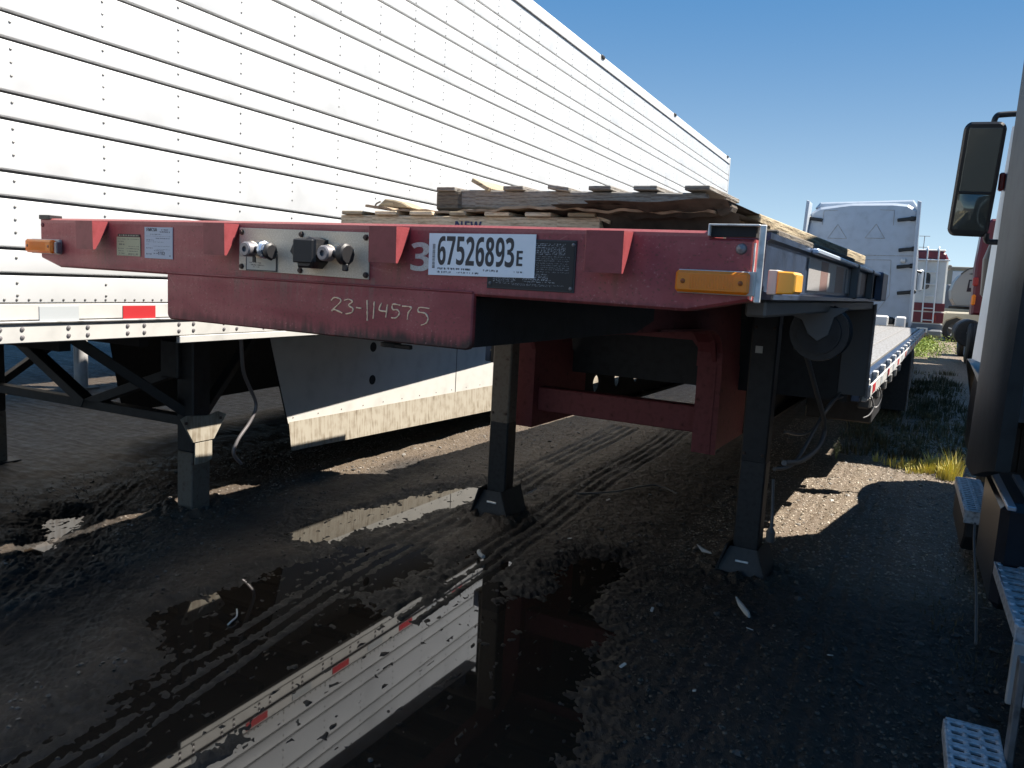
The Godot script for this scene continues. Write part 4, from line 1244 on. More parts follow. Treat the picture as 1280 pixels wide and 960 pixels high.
	# legs: the left one shows a pale outer tube, both end in flared feet
	for s in 2:
		var lx := -0.668 if s == 0 else 0.875
		var lz := -2.45 if s == 0 else -2.34
		var oy := 0.585 if s == 0 else 0.60
		var m: Material = M.leg_steel if s == 0 else M.black_steel
		var leg := obj("landing_leg", bx(Vector3(lx, (1.42 + oy) / 2, lz), Vector3(0.128, 1.42 - oy, 0.105), 0.008), m, t)
		obj("inner_leg", bx(Vector3(lx + 0.002, 0.36, lz), Vector3(0.130, 0.50 if s == 0 else 0.54, 0.110), 0.008), M.foot_steel, leg)
		mb = MB.new()
		var b0 := [Vector3(-0.135, 0.02, 0.115), Vector3(0.135, 0.02, 0.115), Vector3(0.135, 0.02, -0.115), Vector3(-0.135, 0.02, -0.115)]
		var b1 := [Vector3(-0.072, 0.175, 0.07), Vector3(0.072, 0.175, 0.07), Vector3(0.072, 0.175, -0.07), Vector3(-0.072, 0.175, -0.07)]
		var c := Vector3(lx, 0, lz)
		for k in 4:
			var k2 := (k + 1) % 4
			mb.quad(c + b0[k], c + b0[k2], c + b1[k2], c + b1[k], (b0[k] + b0[k2]) * Vector3(1, 0, 1))
		mb.box(c + Vector3(0, 0.016, 0), Vector3(0.29, 0.014, 0.25), 0.003)
		for e: float in [-1.0, 1.0]:                      # side wings of the foot
			mb.prism(PackedVector2Array([Vector2(0.130, 0.02), Vector2(0.136, 0.02), Vector2(0.080, 0.195), Vector2(0.074, 0.185)]) if e > 0 else PackedVector2Array([Vector2(-0.130, 0.02), Vector2(-0.136, 0.02), Vector2(-0.080, 0.195), Vector2(-0.074, 0.185)]), -0.125, 0.125, 0.0, Transform3D(Basis.IDENTITY, c))
		var foot := obj("leg_foot", mb, M.foot_steel, leg)
		obj("foot_slot_highlight", bx(c + Vector3(0.0, 0.110, 0.094), Vector3(0.066, 0.011, 0.008), 0.002, Basis(Vector3.RIGHT, -0.27)), M.bright_aluminium, leg)  # pale bar painted in for the bright highlight in the slot
		for q in [Vector2(-0.045, 0.66), Vector2(0.045, 0.66), Vector2(-0.045, 1.30), Vector2(0.045, 1.30)]:
			mb = MB.new(); mb.disc_dome(Vector3(lx + q.x, q.y, lz + 0.052), Vector3(0, 0, 1), 0.010, 0.009, 6)
			obj("bolt", mb, M.rust_bolt, leg)
		if s == 1: obj("leg_label", bx(Vector3(lx - 0.02, 1.19, lz + 0.055), Vector3(0.035, 0.035, 0.003), 0.0), M.lamp_base, leg)
	# the crank and its hanging handle on the right
	mb = MB.new()
	mb.tube(curve([Vector3(1.10, 1.24, -2.05), Vector3(1.11, 1.02, -2.45), Vector3(1.12, 0.80, -2.85), Vector3(1.12, 0.70, -2.92), Vector3(1.11, 0.645, -2.75), Vector3(1.10, 0.66, -2.3), Vector3(1.08, 0.71, -1.95)], 6), 0.013, 8)
	var ck := obj("crank_handle", mb, M.rod, t)
	mb = MB.new(); mb.cyl(Vector3(1.06, 1.25, -2.03), Vector3(1.14, 1.25, -2.03), 0.03, 12, 0.004)
	obj("crank_socket", mb, M.leg_steel, ck)
	mb = MB.new()
	mb.tube(curve([Vector3(0.98, 0.60, -2.3), Vector3(1.05, 0.62, -2.5), Vector3(1.12, 0.86, -3.0), Vector3(1.18, 0.90, -3.2)], 5), 0.010, 8)
	mb.tube(curve([Vector3(0.98, 0.76, -2.5), Vector3(1.05, 0.72, -2.8), Vector3(1.12, 0.84, -3.0), Vector3(1.18, 0.98, -3.25)], 5), 0.007, 8)
	obj("air_hose", mb, M.cable_grey, t)
	mb = MB.new()
	mb.tube(curve([Vector3(0.98, 0.55, -2.3), Vector3(0.995, 0.38, -2.28), Vector3(1.0, 0.30, -2.26)], 5), 0.009, 8)
	var pl := obj("hanging_cord", mb, M.cable_grey, t)
	mb = MB.new(); mb.profile(Vector3(1.0, 0.31, -2.26), Vector3(1.0, 0.0, -2.26), [[0.0, 0.012], [0.02, 0.022], [0.07, 0.022], [0.075, 0.0]], 12)
	obj("cord_plug", mb, M.cable_grey, pl)
	# wheels, mud flap
	for q in [-9.45, -10.75]:
		for x: float in [-1.12, -0.80, 0.80, 1.12]:
			wheel(t, Vector3(x, 0.49, q), 0.49, 0.28, M.dull_aluminium)
		mb = MB.new(); mb.cyl(Vector3(-1.1, 0.49, q), Vector3(1.1, 0.49, q), 0.07, 12)
		obj("axle", mb, M.dark_grease, t)
	obj("mud_flap", bx(Vector3(1.0, 0.50, -8.72), Vector3(0.60, 0.68, 0.012), 0.002), M.rubber, t)
	obj("mud_flap_bracket", bx(Vector3(1.315, 0.53, -8.72), Vector3(0.014, 0.74, 0.02), 0.003), M.dull_aluminium, t)
	obj("tool_box", bx(Vector3(0.95, 0.68, -5.6), Vector3(0.5, 0.40, 1.0), 0.01), M.black_steel, t)

func build_load() -> void:                     # what lies on the upper deck, in the trailer's own directions
	var at := func(x: float, y: float, z: float) -> Vector3: return Vector3(x, y, z).rotated(Vector3.UP, SWING)
	var mb: MB
	# lower pallet, new pale wood
	var p := thing("wooden_pallet", "pale new wooden pallet marked NEW, under the cardboard on the red trailer", "pallet", at.call(0.32, 1.601, -0.33), SWING + 0.012, "pallets on the red trailer")
	for k in 3:
		obj("stringer", bx(Vector3(0.0, 0.028, -0.02 - k * 0.48), Vector3(0.93, 0.050, 0.036), 0.002), M.wood_new, p)
	for k in 7:
		obj("slat", bx(Vector3(-0.41 + k * 0.137, 0.060, -0.50), Vector3(0.085 if k != 3 else 0.06, 0.012, 1.02), 0.002), M.wood_new if k % 3 else M.wood_tan, p)
	text("stencilled_word", "NEW", -0.012, 0.012, 0.082, 0.038, -0.0005, M.ink_blue, p)
	obj("split_end", bx(Vector3(0.47, 0.050, -0.03), Vector3(0.05, 0.010, 0.05), 0.001, Basis(Vector3(0, 0, 1), -0.35)), M.wood_new, p)
	# cardboard between the pallets: a flat sheet with a fold, and a crumpled one hanging out at the right
	mb = MB.new()
	var shape := func(q: float, u: float, under: float) -> Vector3:
		var x := lerpf(-0.05, 1.12, q)
		var fold := maxf(0.0, 1.0 - absf(q - 0.55) / 0.20)
		var y := 1.679 - 0.007 * smoothstep(0.0, 0.25, q) + 0.013 * fold * (1.0 - 0.7 * u) + 0.0025 * sin(q * 41.0) * (1.0 - u) + 0.0016 * sin(q * 97.0 + 1.0)
		if q < 0.10: y += 0.008 * (0.10 - q) / 0.10
		return Vector3(x, y - under, lerpf(0.0, -0.7, u) - 0.335 + 0.05 * smoothstep(0.2, 0.9, q) + (0.006 * sin(q * 57.0) + 0.008 * sin(q * 19.0)) * (1.0 - u))
	mb.sheet(func(q: float, u: float) -> Vector3: return shape.call(q, u, 0.0), 120, 8)
	mb.sheet(func(q: float, u: float) -> Vector3: return shape.call(q, u, 0.007), 120, 8)
	mb.sheet(func(q: float, u: float) -> Vector3: return shape.call(q, 0.0, 0.007 * u), 120, 1)
	mb.sheet(func(q: float, u: float) -> Vector3: return shape.call(0.0, q, 0.007 * u), 8, 1)
	mb.sheet(func(q: float, u: float) -> Vector3: return shape.call(1.0, q, 0.007 * u), 8, 1)
	var cb := obj("cardboard_sheet", mb, M.cardboard)
	cb.rotation.y = SWING
	tag(cb, "torn brown cardboard sheet lying between the two pallets", "cardboard")
	mb = MB.new()
	for k in 3:                                     # torn layers, each a ragged strip that droops further to the right
		var x0: float = [0.66, 0.78, 0.60][k]
		var zk: float = [-0.27, -0.235, -0.33][k]
		var drop: float = [0.024, 0.014, 0.050][k]
		var top: float = [1.684, 1.690, 1.672][k]
		mb.sheet(func(q: float, u: float) -> Vector3:
			var rag := 0.003 * sin(q * 17.0 + k) + 0.002 * sin(q * 43.0 + 2.0 * k)
			return Vector3(lerpf(x0, 1.15 + 0.01 * k, q), top - u * (drop * smoothstep(0.0, 0.45, q) + 0.004 + rag) + 0.007 * sin(q * 8.0 + k) * q, zk - 0.05 * u + 0.006 * sin(q * 9.0 + k * 2.0 + u)), 80, 4)
		mb.sheet(func(q: float, u: float) -> Vector3:
			return Vector3(lerpf(x0, 1.15 + 0.01 * k, q), top + 0.007 * sin(q * 8.0 + k) * q, lerpf(zk + 0.006 * sin(q * 9.0 + k * 2.0), -0.75, u)), 80, 3)
	mb.box(Vector3(1.135, 1.682, -0.33), Vector3(0.045, 0.035, 0.07), 0.008, Basis(Vector3(0, 0, 1), 0.4))
	var cf := obj("cardboard_flap", mb, M.cardboard_dark)
	cf.rotation.y = SWING
	tag(cf, "crumpled dark cardboard hanging at the right end under the grey pallet", "cardboard")
	# upper pallet, weathered
	p = thing("wooden_pallet", "weathered grey wooden pallet, topmost of the stack on the red trailer", "pallet", at.call(0.595, 1.683, -0.45), SWING - 0.004, "pallets on the red trailer")
	for k in 2:
		var z := -0.025 - 0.36 * k
		mb = MB.new()
		mb.box(Vector3(0.04, 0.030, z), Vector3(0.82, 0.058, 0.045), 0.004, Basis(Vector3(0, 0, 1), -0.018))
		obj("stringer", mb, M.wood_grey, p)
		obj("stringer_end", bx(Vector3(-0.395, 0.032, z + 0.004), Vector3(0.10, 0.070, 0.055), 0.010, Basis(Vector3(0, 0, 1), 0.02)), M.wood_dark, p)
	var sx := [-0.40, -0.27, -0.15, 0.005, 0.14, 0.28, 0.43]
	for k in 7:
		var tilt := 0.45 if k == 1 else (0.14 if k == 3 else 0.0)
		obj("slat", bx(Vector3(sx[k], 0.068 - 0.007 * absf(sx[k] + 0.2) + (0.012 if k == 1 else 0.0), -0.155), Vector3(0.07, 0.013, 0.34), 0.002, Basis(Vector3(0, 0, 1), -tilt)), M.wood_grey if k != 1 else M.wood_tan, p)
	# loose bits
	var ch := thing("wood_chip", "pale torn lump of cardboard on the left end of the cardboard sheet", "scrap", at.call(-0.01, 1.688, -0.46), SWING)
	mb = MB.new()
	mb.prism(PackedVector2Array([Vector2(-0.075, 0.0), Vector2(-0.035, 0.030), Vector2(0.005, 0.026), Vector2(0.045, 0.016), Vector2(0.078, 0.0)]), -0.05, 0.03, 0.004)
	obj("torn_lump", mb, M.wood_tan, ch)
	mb = MB.new()
	mb.tube(curve([Vector3(-0.10, 0.0, 0.0), Vector3(-0.095, 0.016, 0.0), Vector3(-0.075, 0.024, 0.0)], 4), 0.003, 6)
	obj("splinter", mb, M.wood_grey, ch)
	mb = MB.new(); mb.profile(at.call(0.82, 1.598, -0.80), at.call(0.82, 1.75, -0.80), [[0.0, 0.034], [0.004, 0.036], [0.075, 0.036], [0.080, 0.033], [0.080, 0.0]], 18)
	var blk := obj("tin_can", mb, M.bright_aluminium)
	tag(blk, "small silver can standing on the deck beside the pale pallet", "can")
	# long timbers laid along the right edge
	var g := ["topmost pale timber laid lengthwise along the right edge of the red trailer", "grey timber under the pale one along the right edge of the deck", "short dark timber against the deck rail behind the front corner"]
	var sp := [[Vector3(1.12, 1.672, -0.62), Vector3(1.19, 1.672, -2.95), 0.085, "wood_tan"], [Vector3(1.04, 1.665, -0.72), Vector3(1.10, 1.665, -3.05), 0.08, "wood_grey"], [Vector3(1.205, 1.625, -0.55), Vector3(1.235, 1.622, -2.2), 0.05, "wood_dark"]]
	for k in 3:
		var a: Vector3 = sp[k][0]; var b: Vector3 = sp[k][1]
		var o := obj("timber", bx(Vector3.ZERO, Vector3(a.distance_to(b), sp[k][2] * (0.55 if k < 2 else 0.9), sp[k][2]), 0.004), M[sp[k][3]])
		o.position = at.call((a.x + b.x) / 2, (a.y + b.y) / 2, (a.z + b.z) / 2)
		o.rotation = Vector3(0, PI / 2 + SWING - atan2(b.x - a.x, absf(b.z - a.z)), 0)
		tag(o, g[k], "timber", "timbers on the red trailer")

# ---------------------------------------------------------------- the dark tractor on the right
func tread_plate(called: String, parent: Node, x0: float, x1: float, z0: float, z1: float, y: float, nx: int, nz: int) -> void:   # a grip plate with rows of raised slots
	var mb := MB.new()
	var t := 0.010
	var sx := (x1 - x0) / nx
	var sz := (z1 - z0) / nz
	for i in nx + 1: mb.box(Vector3(x0 + sx * i, y, (z0 + z1) / 2), Vector3(sx * 0.36, t, z1 - z0), 0.002)
	for j in nz + 1: mb.box(Vector3((x0 + x1) / 2, y, z0 + sz * j), Vector3(x1 - x0 + 0.01, t * 0.96, sz * 0.56), 0.0015)
	for i in nx + 1:
		for j in nz: mb.box(Vector3(x0 + sx * i, y + t * 0.6, z0 + sz * (j + 0.5)), Vector3(sx * 0.2, 0.006, sz * 0.3), 0.001)
	mb.box(Vector3((x0 + x1) / 2, y - 0.03, z1 + 0.006), Vector3(x1 - x0 + 0.02, 0.07, 0.012), 0.003)
	mb.box(Vector3(x0 - 0.006, y - 0.02, (z0 + z1) / 2), Vector3(0.012, 0.05, z1 - z0), 0.003)
	var o := obj(called, mb, M.tread, parent)
	obj("plate_underside", bx(Vector3((x0 + x1) / 2, y - 0.045, (z0 + z1) / 2), Vector3(x1 - x0 - 0.01, 0.01, z1 - z0), 0.0), M.black_steel, o)

func build_tractor() -> void:
	var t := thing("tractor_truck", "white-cabbed tractor with dark side extender and tread steps, nearest at the right edge", "truck")
	var side := Transform3D(Basis(Vector3(0, 0, 1), Vector3.UP, Vector3(-1, 0, 0)), Vector3.ZERO)     # outline x -> z, y; depth -> -x
	var mb := MB.new()                               # hood and cab: one outline, seen from the left, as thick as the truck is wide
	mb.prism(PackedVector2Array([Vector2(-5.42, 0.34), Vector2(-5.50, 0.62), Vector2(-5.44, 0.82), Vector2(-5.22, 0.97), Vector2(-4.55, 1.26), Vector2(-3.72, 1.56), Vector2(-3.72, 1.05), Vector2(-4.20, 0.96), Vector2(-4.36, 0.66), Vector2(-4.40, 0.34)]), -4.15, -2.12, 0.03, side)
	obj("hood", mb, M.black_paint, t)
	mb = MB.new()
	mb.sheet(func(s: float, u: float) -> Vector3:       # bulging left fender
		var an := PI * s
		return Vector3(2.16 - 0.13 * sin(PI * clampf(u * 1.3, 0.0, 1.0)) * (0.4 + 0.6 * sin(an)), lerpf(1.06 * 1.0, 0.48 + 0.60 * sin(an), u), -4.83 + 0.62 * cos(an) * (0.95 + 0.05 * u)), 20, 8)
	obj("fender", mb, M.black_paint, t)
	mb = MB.new()
	mb.prism(PackedVector2Array([Vector2(-3.70, 0.98), Vector2(-3.70, 1.70), Vector2(-3.52, 2.52), Vector2(-3.40, 2.66), Vector2(-2.78, 2.74), Vector2(-2.78, 0.90), Vector2(-3.60, 0.90)]), -4.12, -2.055, 0.03, side)
	var cab := obj("cab", mb, M.cab_white, t)
	mb = MB.new()
	mb.prism(PackedVector2Array([Vector2(-3.55, 1.74), Vector2(-3.40, 2.42), Vector2(-2.98, 2.46), Vector2(-2.98, 1.72)]), 0.0, 0.008, 0.002, Transform3D(side.basis, Vector3(2.056, 0, 0)))
	var win := obj("door_window", mb, M.glass_dark, cab)
	mb = MB.new()
	mb.prism(PackedVector2Array([Vector2(-3.66, 1.06), Vector2(-3.66, 1.66), Vector2(-3.58, 1.66), Vector2(-2.92, 1.64), Vector2(-2.92, 1.02)]), 0.0, 0.012, 0.004, Transform3D(side.basis, Vector3(2.054, 0, 0)))
	obj("door", mb, M.cab_white, t)
	obj("door_hinge", bx(Vector3(2.03, 1.50, -3.62), Vector3(0.02, 0.10, 0.03), 0.004), M.black_paint, t)
	mb = MB.new()
	mb.sheet(func(s: float, u: float) -> Vector3:       # rounded windscreen pillar panel, white, that shows past the extender
		var y := lerpf(1.14, 2.46, s)
		var an := lerpf(0.0, PI * 0.5, u)
		return Vector3(2.20 - 0.185 * cos(an) - 0.035 * (1.0 - s) * cos(an), y, lerpf(-3.72, -3.50, s) - 0.16 * sin(an)), 14, 8)
	mb.sheet(func(s: float, u: float) -> Vector3:
		var y := lerpf(1.14, 2.46, s)
		return Vector3(2.015 - 0.035 * (1.0 - s) + 0.035 * u, y, lerpf(lerpf(-3.72, -3.50, s), -3.3, u)), 14, 4)
	obj("windscreen_pillar", mb, M.cab_white, t)
	mb = MB.new()
	mb.prism(PackedVector2Array([Vector2(-3.6, 2.66), Vector2(-3.3, 2.84), Vector2(-2.8, 2.92), Vector2(-1.0, 2.95), Vector2(-1.0, 2.66)]), -4.08, -2.16, 0.08, side)
	obj("marker_lamp", bx(Vector3(1.998, 2.16, -3.50), Vector3(0.03, 0.10, 0.05), 0.008), M.tail_red, t)
	obj("roof_fairing", mb, M.black_paint, t)
	mb = MB.new()
	mb.prism(PackedVector2Array([Vector2(-2.78, 0.95), Vector2(-2.78, 2.72), Vector2(-0.95, 2.72), Vector2(-0.95, 0.95)]), -4.12, -2.16, 0.04, side)
	obj("sleeper", mb, M.black_paint, t)
	mb = MB.new()                                       # the side extender: a tall smooth panel, slightly bowed, rounded at its foot
	var ext := func(s: float, u: float, off: float) -> Vector3:
		var y := lerpf(lerpf(0.63, 0.80, u), 2.86, s)
		var z := lerpf(-2.76, -1.62, u)
		var foot := 0.05 * pow(1.0 - smoothstep(0.0, 0.12, s), 2.0)
		return Vector3(1.930 + 0.022 * s + off + 0.05 * pow(absf(u * 2.0 - 1.0), 6.0) * 0.5, y + foot * (absf(u * 2.0 - 1.0)) , z + 0.05 * s)
	mb.sheet(func(s: float, u: float) -> Vector3: return ext.call(s, u, 0.0), 30, 20)
	mb.sheet(func(s: float, u: float) -> Vector3: return ext.call(s, u, 0.05), 30, 20)
	mb.sheet(func(s: float, u: float) -> Vector3: return ext.call(0.0, s, 0.05 * u), 20, 1)
	mb.sheet(func(s: float, u: float) -> Vector3: return ext.call(1.0, s, 0.05 * u), 20, 1)
	mb.sheet(func(s: float, u: float) -> Vector3: return ext.call(s, 0.0, 0.05 * u), 30, 1)
	mb.sheet(func(s: float, u: float) -> Vector3: return ext.call(s, 1.0, 0.05 * u), 30, 1)
	obj("side_extender", mb, M.extender, t)
	# the big mirror, its glass turned to us
	var face := Basis(Vector3.UP, -0.06) * Basis(Vector3.RIGHT, 0.13) * Basis(Vector3(0, 0, 1), -0.045)
	var mc := Vector3(1.868, 2.158, -3.40)
	mb = MB.new()
	var rr := PackedVector2Array()
	for k in 24:
		var an := TAU * k / 24.0
		var cx := 0.062 * signf(cos(an)); var cy := 0.262 * signf(sin(an))
		rr.append(Vector2(cx + 0.042 * cos(an), cy + 0.050 * sin(an)))
	mb.prism(rr, -0.10, 0.012, 0.012, Transform3D(face, mc))
	var mi := obj("mirror_housing", mb, M.black_paint, t)
	mb = MB.new(); mb.box(mc + face * Vector3(0.004, 0.108, 0.0126), Vector3(0.158, 0.340, 0.004), 0.001, face)
	obj("mirror_glass", mb, M.mirror_glass, mi)
	mb = MB.new()
	mb.sheet(func(s: float, u: float) -> Vector3:
		var q := Vector2(lerpf(-0.078, 0.082, s), lerpf(-0.275, -0.078, u))
		var b := 0.018 * (1.0 - pow((s - 0.5) * 2.0, 2.0)) * (1.0 - pow((u - 0.5) * 2.0, 2.0))
		return mc + face * Vector3(q.x, q.y, 0.0125 + b), 10, 12)
	obj("convex_glass", mb, M.mirror_glass, mi)
	obj("mirror_divider", bx(mc + face * Vector3(0.002, -0.070, 0.015), Vector3(0.162, 0.010, 0.008), 0.002, face), M.black_paint, mi)
	for q in [[mc + Vector3(0.05, 0.30, -0.04), mc + Vector3(0.06, 0.350, -0.04), mc + Vector3(0.10, 0.362, -0.05), mc + Vector3(0.26, 0.37, -0.08)], [mc + Vector3(0.085, -0.29, -0.04), mc + Vector3(0.088, -0.322, -0.04), mc + Vector3(0.12, -0.336, -0.05), mc + Vector3(0.30, -0.33, -0.08)]]:
		mb = MB.new(); mb.tube(curve(q, 5), 0.016, 10)
		obj("mirror_arm", mb, M.black_paint, mi)
	mb = MB.new()                                       # the hood mirror whose shadow lies on the gravel
	mb.tube(curve([Vector3(2.16, 1.06, -4.96), Vector3(2.12, 1.32, -5.02), Vector3(2.14, 1.52, -5.05)], 5), 0.012, 8)
	mb.profile(Vector3(2.14, 1.50, -5.05), Vector3(2.15, 2.0, -5.08), [[0.0, 0.03], [0.04, 0.070], [0.30, 0.085], [0.44, 0.05], [0.46, 0.0]], 12)
	obj("hood_mirror", mb, M.black_paint, t)
	# steps, tank, rails
	tread_plate("tread_step", t, 1.985, 2.100, -3.72, -2.86, 0.40, 2, 17)
	mb = MB.new()
	mb.prism(PackedVector2Array([Vector2(-3.74, 0.39), Vector2(-2.86, 0.39), Vector2(-2.86, 0.26), Vector2(-2.98, 0.16), Vector2(-3.74, 0.16)]), -2.2, -1.985, 0.01, side)
	obj("step_box", mb, M.black_steel, t)
	tread_plate("tread_step", t, 2.005, 2.30, -1.70, -0.97, 0.50, 4, 10)
	tread_plate("tread_step", t, 1.838, 1.968, -0.84, -0.30, 0.20, 3, 11)
	obj("step_hanger", bx(Vector3(1.985, 0.33, -0.70), Vector3(0.02, 0.34, 0.05), 0.003), M.dull_aluminium, t)
	obj("step_bracket", bx(Vector3(2.04, 0.36, -0.93), Vector3(0.10, 0.20, 0.02), 0.004), M.trailer_grey, t)
	mb = MB.new(); mb.box(Vector3(2.31, 0.53, -1.94), Vector3(0.64, 0.42, 0.70), 0.03)
	var tk := obj("battery_box", mb, M.tank_black, t)
	mb = MB.new(); mb.cyl(Vector3(2.45, 0.60, -1.72), Vector3(2.45, 0.60, -0.2), 0.33, 28, 0.03)
	obj("fuel_tank", mb, M.tank_black, t)
	for x: float in [2.008, 2.088]:
		obj("silver_rail", bx(Vector3(x, 0.748, -1.80), Vector3(0.030, 0.016, 0.66), 0.003), M.strap_silver, tk)
	mb = MB.new(); mb.box(Vector3(2.335, 0.42, -0.55), Vector3(0.03, 0.62, 2.3), 0.01)
	obj("chassis_fairing", mb, M.black_paint, t)
	obj("frame_rail", bx(Vector3(2.72, 0.85, -2.0), Vector3(0.09, 0.28, 6.8), 0.005), M.black_steel, t)
	obj("frame_rail", bx(Vector3(3.5, 0.85, -2.0), Vector3(0.09, 0.28, 6.8), 0.005), M.black_steel, t)
	wheel(t, Vector3(2.34, 0.5, -4.83), 0.5, 0.30, M.dull_aluminium)
	wheel(t, Vector3(3.95, 0.5, -4.83), 0.5, 0.30, M.dull_aluminium)
	for q in [0.75, 2.05]:
		for x: float in [2.30, 3.95]: wheel(t, Vector3(x, 0.5, q), 0.5, 0.55, M.dull_aluminium)
	mb = MB.new()
	mb.tube(curve([Vector3(2.05, 0.40, -3.1), Vector3(2.02, 0.30, -2.7), Vector3(2.02, 0.14, -2.3), Vector3(2.0, 0.06, -1.9)], 6), 0.006, 6)
	obj("dangling_cable", mb, M.rod, t)

# ---------------------------------------------------------------- vehicles behind
func build_far() -> void:
	var mb: MB
	# white tractor seen from behind
	var t := thing("tractor_truck", "white sleeper tractor seen from behind, beyond the end of the red trailer", "truck")
	var zb := -15.8
	mb = MB.new()
	mb.prism(PackedVector2Array([Vector2(-0.52, 0.98), Vector2(-0.50, 2.30), Vector2(-0.36, 3.16), Vector2(-0.20, 3.26), Vector2(0.4, 3.345), Vector2(1.15, 3.355), Vector2(1.42, 3.33), Vector2(1.60, 3.22), Vector2(1.70, 2.30), Vector2(1.73, 0.98)]), zb - 2.9, zb, 0.05)
	obj("sleeper_wall", mb, M.cab_white, t)
	mb = MB.new()
	mb.prism(PackedVector2Array([Vector2(-0.34, 3.28), Vector2(-0.25, 3.40), Vector2(1.5, 3.46), Vector2(1.62, 3.30)]), zb - 2.6, zb - 0.4, 0.03)
	obj("roof_fairing", mb, M.cab_white, t)
	for s in 2:
		var x0 := -0.50 if s == 0 else 1.66
		mb = MB.new()
		mb.prism(PackedVector2Array([Vector2(x0, 0.95), Vector2(x0 + 0.05, 0.95), Vector2(x0 + (0.13 if s == 0 else -0.02), 3.34), Vector2(x0 + (0.07 if s == 0 else -0.09), 3.36)]), zb - 0.1, zb + 0.42, 0.01)
		obj("side_extender", mb, M.cab_white, t)
	var seams := [[Vector2(-0.48, 2.30), Vector2(1.70, 2.335)], [Vector2(-0.42, 2.22), Vector2(1.22, 2.24)], [Vector2(1.22, 2.24), Vector2(1.26, 1.55)], [Vector2(1.26, 1.55), Vector2(0.98, 1.05)], [Vector2(-0.42, 2.22), Vector2(-0.40, 1.5)], [Vector2(0.62, 3.20), Vector2(0.62, 3.20)], [Vector2(-0.12, 3.19), Vector2(0.14, 3.20)], [Vector2(-0.12, 3.19), Vector2(-0.13, 2.90)], [Vector2(0.92, 3.22), Vector2(1.18, 3.21)], [Vector2(1.18, 3.21), Vector2(1.19, 2.92)],
		[Vector2(0.0, 2.64), Vector2(0.17, 2.92)], [Vector2(0.17, 2.92), Vector2(0.36, 2.64)], [Vector2(0.36, 2.64), Vector2(0.0, 2.64)], [Vector2(0.70, 2.66), Vector2(0.88, 2.94)], [Vector2(0.88, 2.94), Vector2(1.06, 2.66)], [Vector2(1.06, 2.66), Vector2(0.70, 2.66)], [Vector2(0.66, 1.62), Vector2(1.0, 1.60)], [Vector2(0.66, 1.25), Vector2(1.0, 1.58)]]
	for q in seams:
		var a: Vector2 = q[0]; var b: Vector2 = q[1]
		if a.distance_to(b) < 0.02: continue
		mb = MB.new(); mb.bar(Vector3(a.x, a.y, zb + 0.002), Vector3(b.x, b.y, zb + 0.002), 0.011, 0.011, 0.002, Vector3(0, 0, 1))
		obj("panel_seam", mb, M.cab_line if q[0].y == 2.30 else M.trailer_grey, t)
	var hg := [Vector2(-0.30, 3.02), Vector2(1.42, 3.04), Vector2(1.50, 2.46), Vector2(1.50, 2.13), Vector2(1.56, 1.62), Vector2(1.40, 1.06)]
	for q in hg:
		var l := obj("latch", bx(Vector3(q.x, q.y, zb + 0.03), Vector3(0.34, 0.065, 0.05), 0.01, Basis(Vector3(0, 0, 1), 0.14 if q.x > 0 else -0.14)), M.black_paint, t)
		obj("latch_foot", bx(Vector3(q.x + (0.10 if q.x > 0 else -0.10), q.y + 0.01, zb + 0.03), Vector3(0.09, 0.09, 0.06), 0.015), M.black_paint, l)
	obj("cab_lamp", bx(Vector3(1.44, 2.24, zb + 0.03), Vector3(0.10, 0.08, 0.06), 0.02), M.plate_white, t)
	obj("exhaust_box", bx(Vector3(0.56, 1.46, zb + 0.16), Vector3(0.24, 0.34, 0.28), 0.03), M.black_paint, t)
	obj("exhaust_box", bx(Vector3(0.60, 2.06, zb + 0.12), Vector3(0.14, 0.22, 0.2), 0.03), M.black_paint, t)
	obj("mirror", bx(Vector3(1.80, 1.92, zb - 2.4), Vector3(0.12, 0.50, 0.10), 0.04), M.cab_white, t)
	mb = MB.new(); mb.tube([Vector3(1.70, 2.12, zb - 2.3), Vector3(1.80, 2.10, zb - 2.35)], 0.03, 8)
	obj("mirror_arm", mb, M.black_paint, t)
	obj("rear_frame", bx(Vector3(0.43, 0.84, zb + 0.6), Vector3(1.1, 0.25, 2.4), 0.02), M.black_steel, t)
	obj("hose_rack", bx(Vector3(0.40, 1.04, zb + 0.12), Vector3(2.0, 0.16, 0.16), 0.03), M.black_paint, t)
	for x: float in [-0.55, 0.55, 1.12, 1.52]:
		obj("quarter_fender", bx(Vector3(x, 1.06, zb + 1.55), Vector3(0.40 if x < 1.5 else 0.18, 0.22, 0.26), 0.025), M.paint_white, t)
	for q in [zb + 0.9, zb + 1.75]:
		for x: float in [-0.45, 1.35]: wheel(t, Vector3(x, 0.5, q), 0.5, 0.55, M.dull_aluminium)
	for x: float in [-0.5, 1.4]: wheel(t, Vector3(x, 0.5, zb - 3.8), 0.5, 0.3, M.dull_aluminium)
	mb = MB.new()
	mb.prism(PackedVector2Array([Vector2(-0.7, 0.5), Vector2(-0.6, 1.7), Vector2(1.5, 1.7), Vector2(1.6, 0.5)]), zb - 4.6, zb - 2.9, 0.1)
	obj("hood", mb, M.cab_white, t)
	# motorhome
	t = thing("motorhome", "cream and maroon motorhome seen from behind with a white ladder", "motorhome")
	var zm := -25.5
	mb = MB.new()
	var body := PackedVector2Array([Vector2(0.28, 0.42), Vector2(0.28, 2.72), Vector2(2.58, 2.72), Vector2(2.62, 0.42)])
	mb.prism(body, zm - 7.5, zm, 0.05)
	obj("body", mb, M.rv_cream, t)
	mb = MB.new()
	mb.prism(PackedVector2Array([Vector2(0.27, 2.72), Vector2(0.32, 2.92), Vector2(0.5, 3.0), Vector2(2.36, 2.98), Vector2(2.50, 2.90), Vector2(2.59, 2.72)]), zm - 7.4, zm + 0.02, 0.04)
	var rf := obj("roof_cap", mb, M.rv_maroon, t)
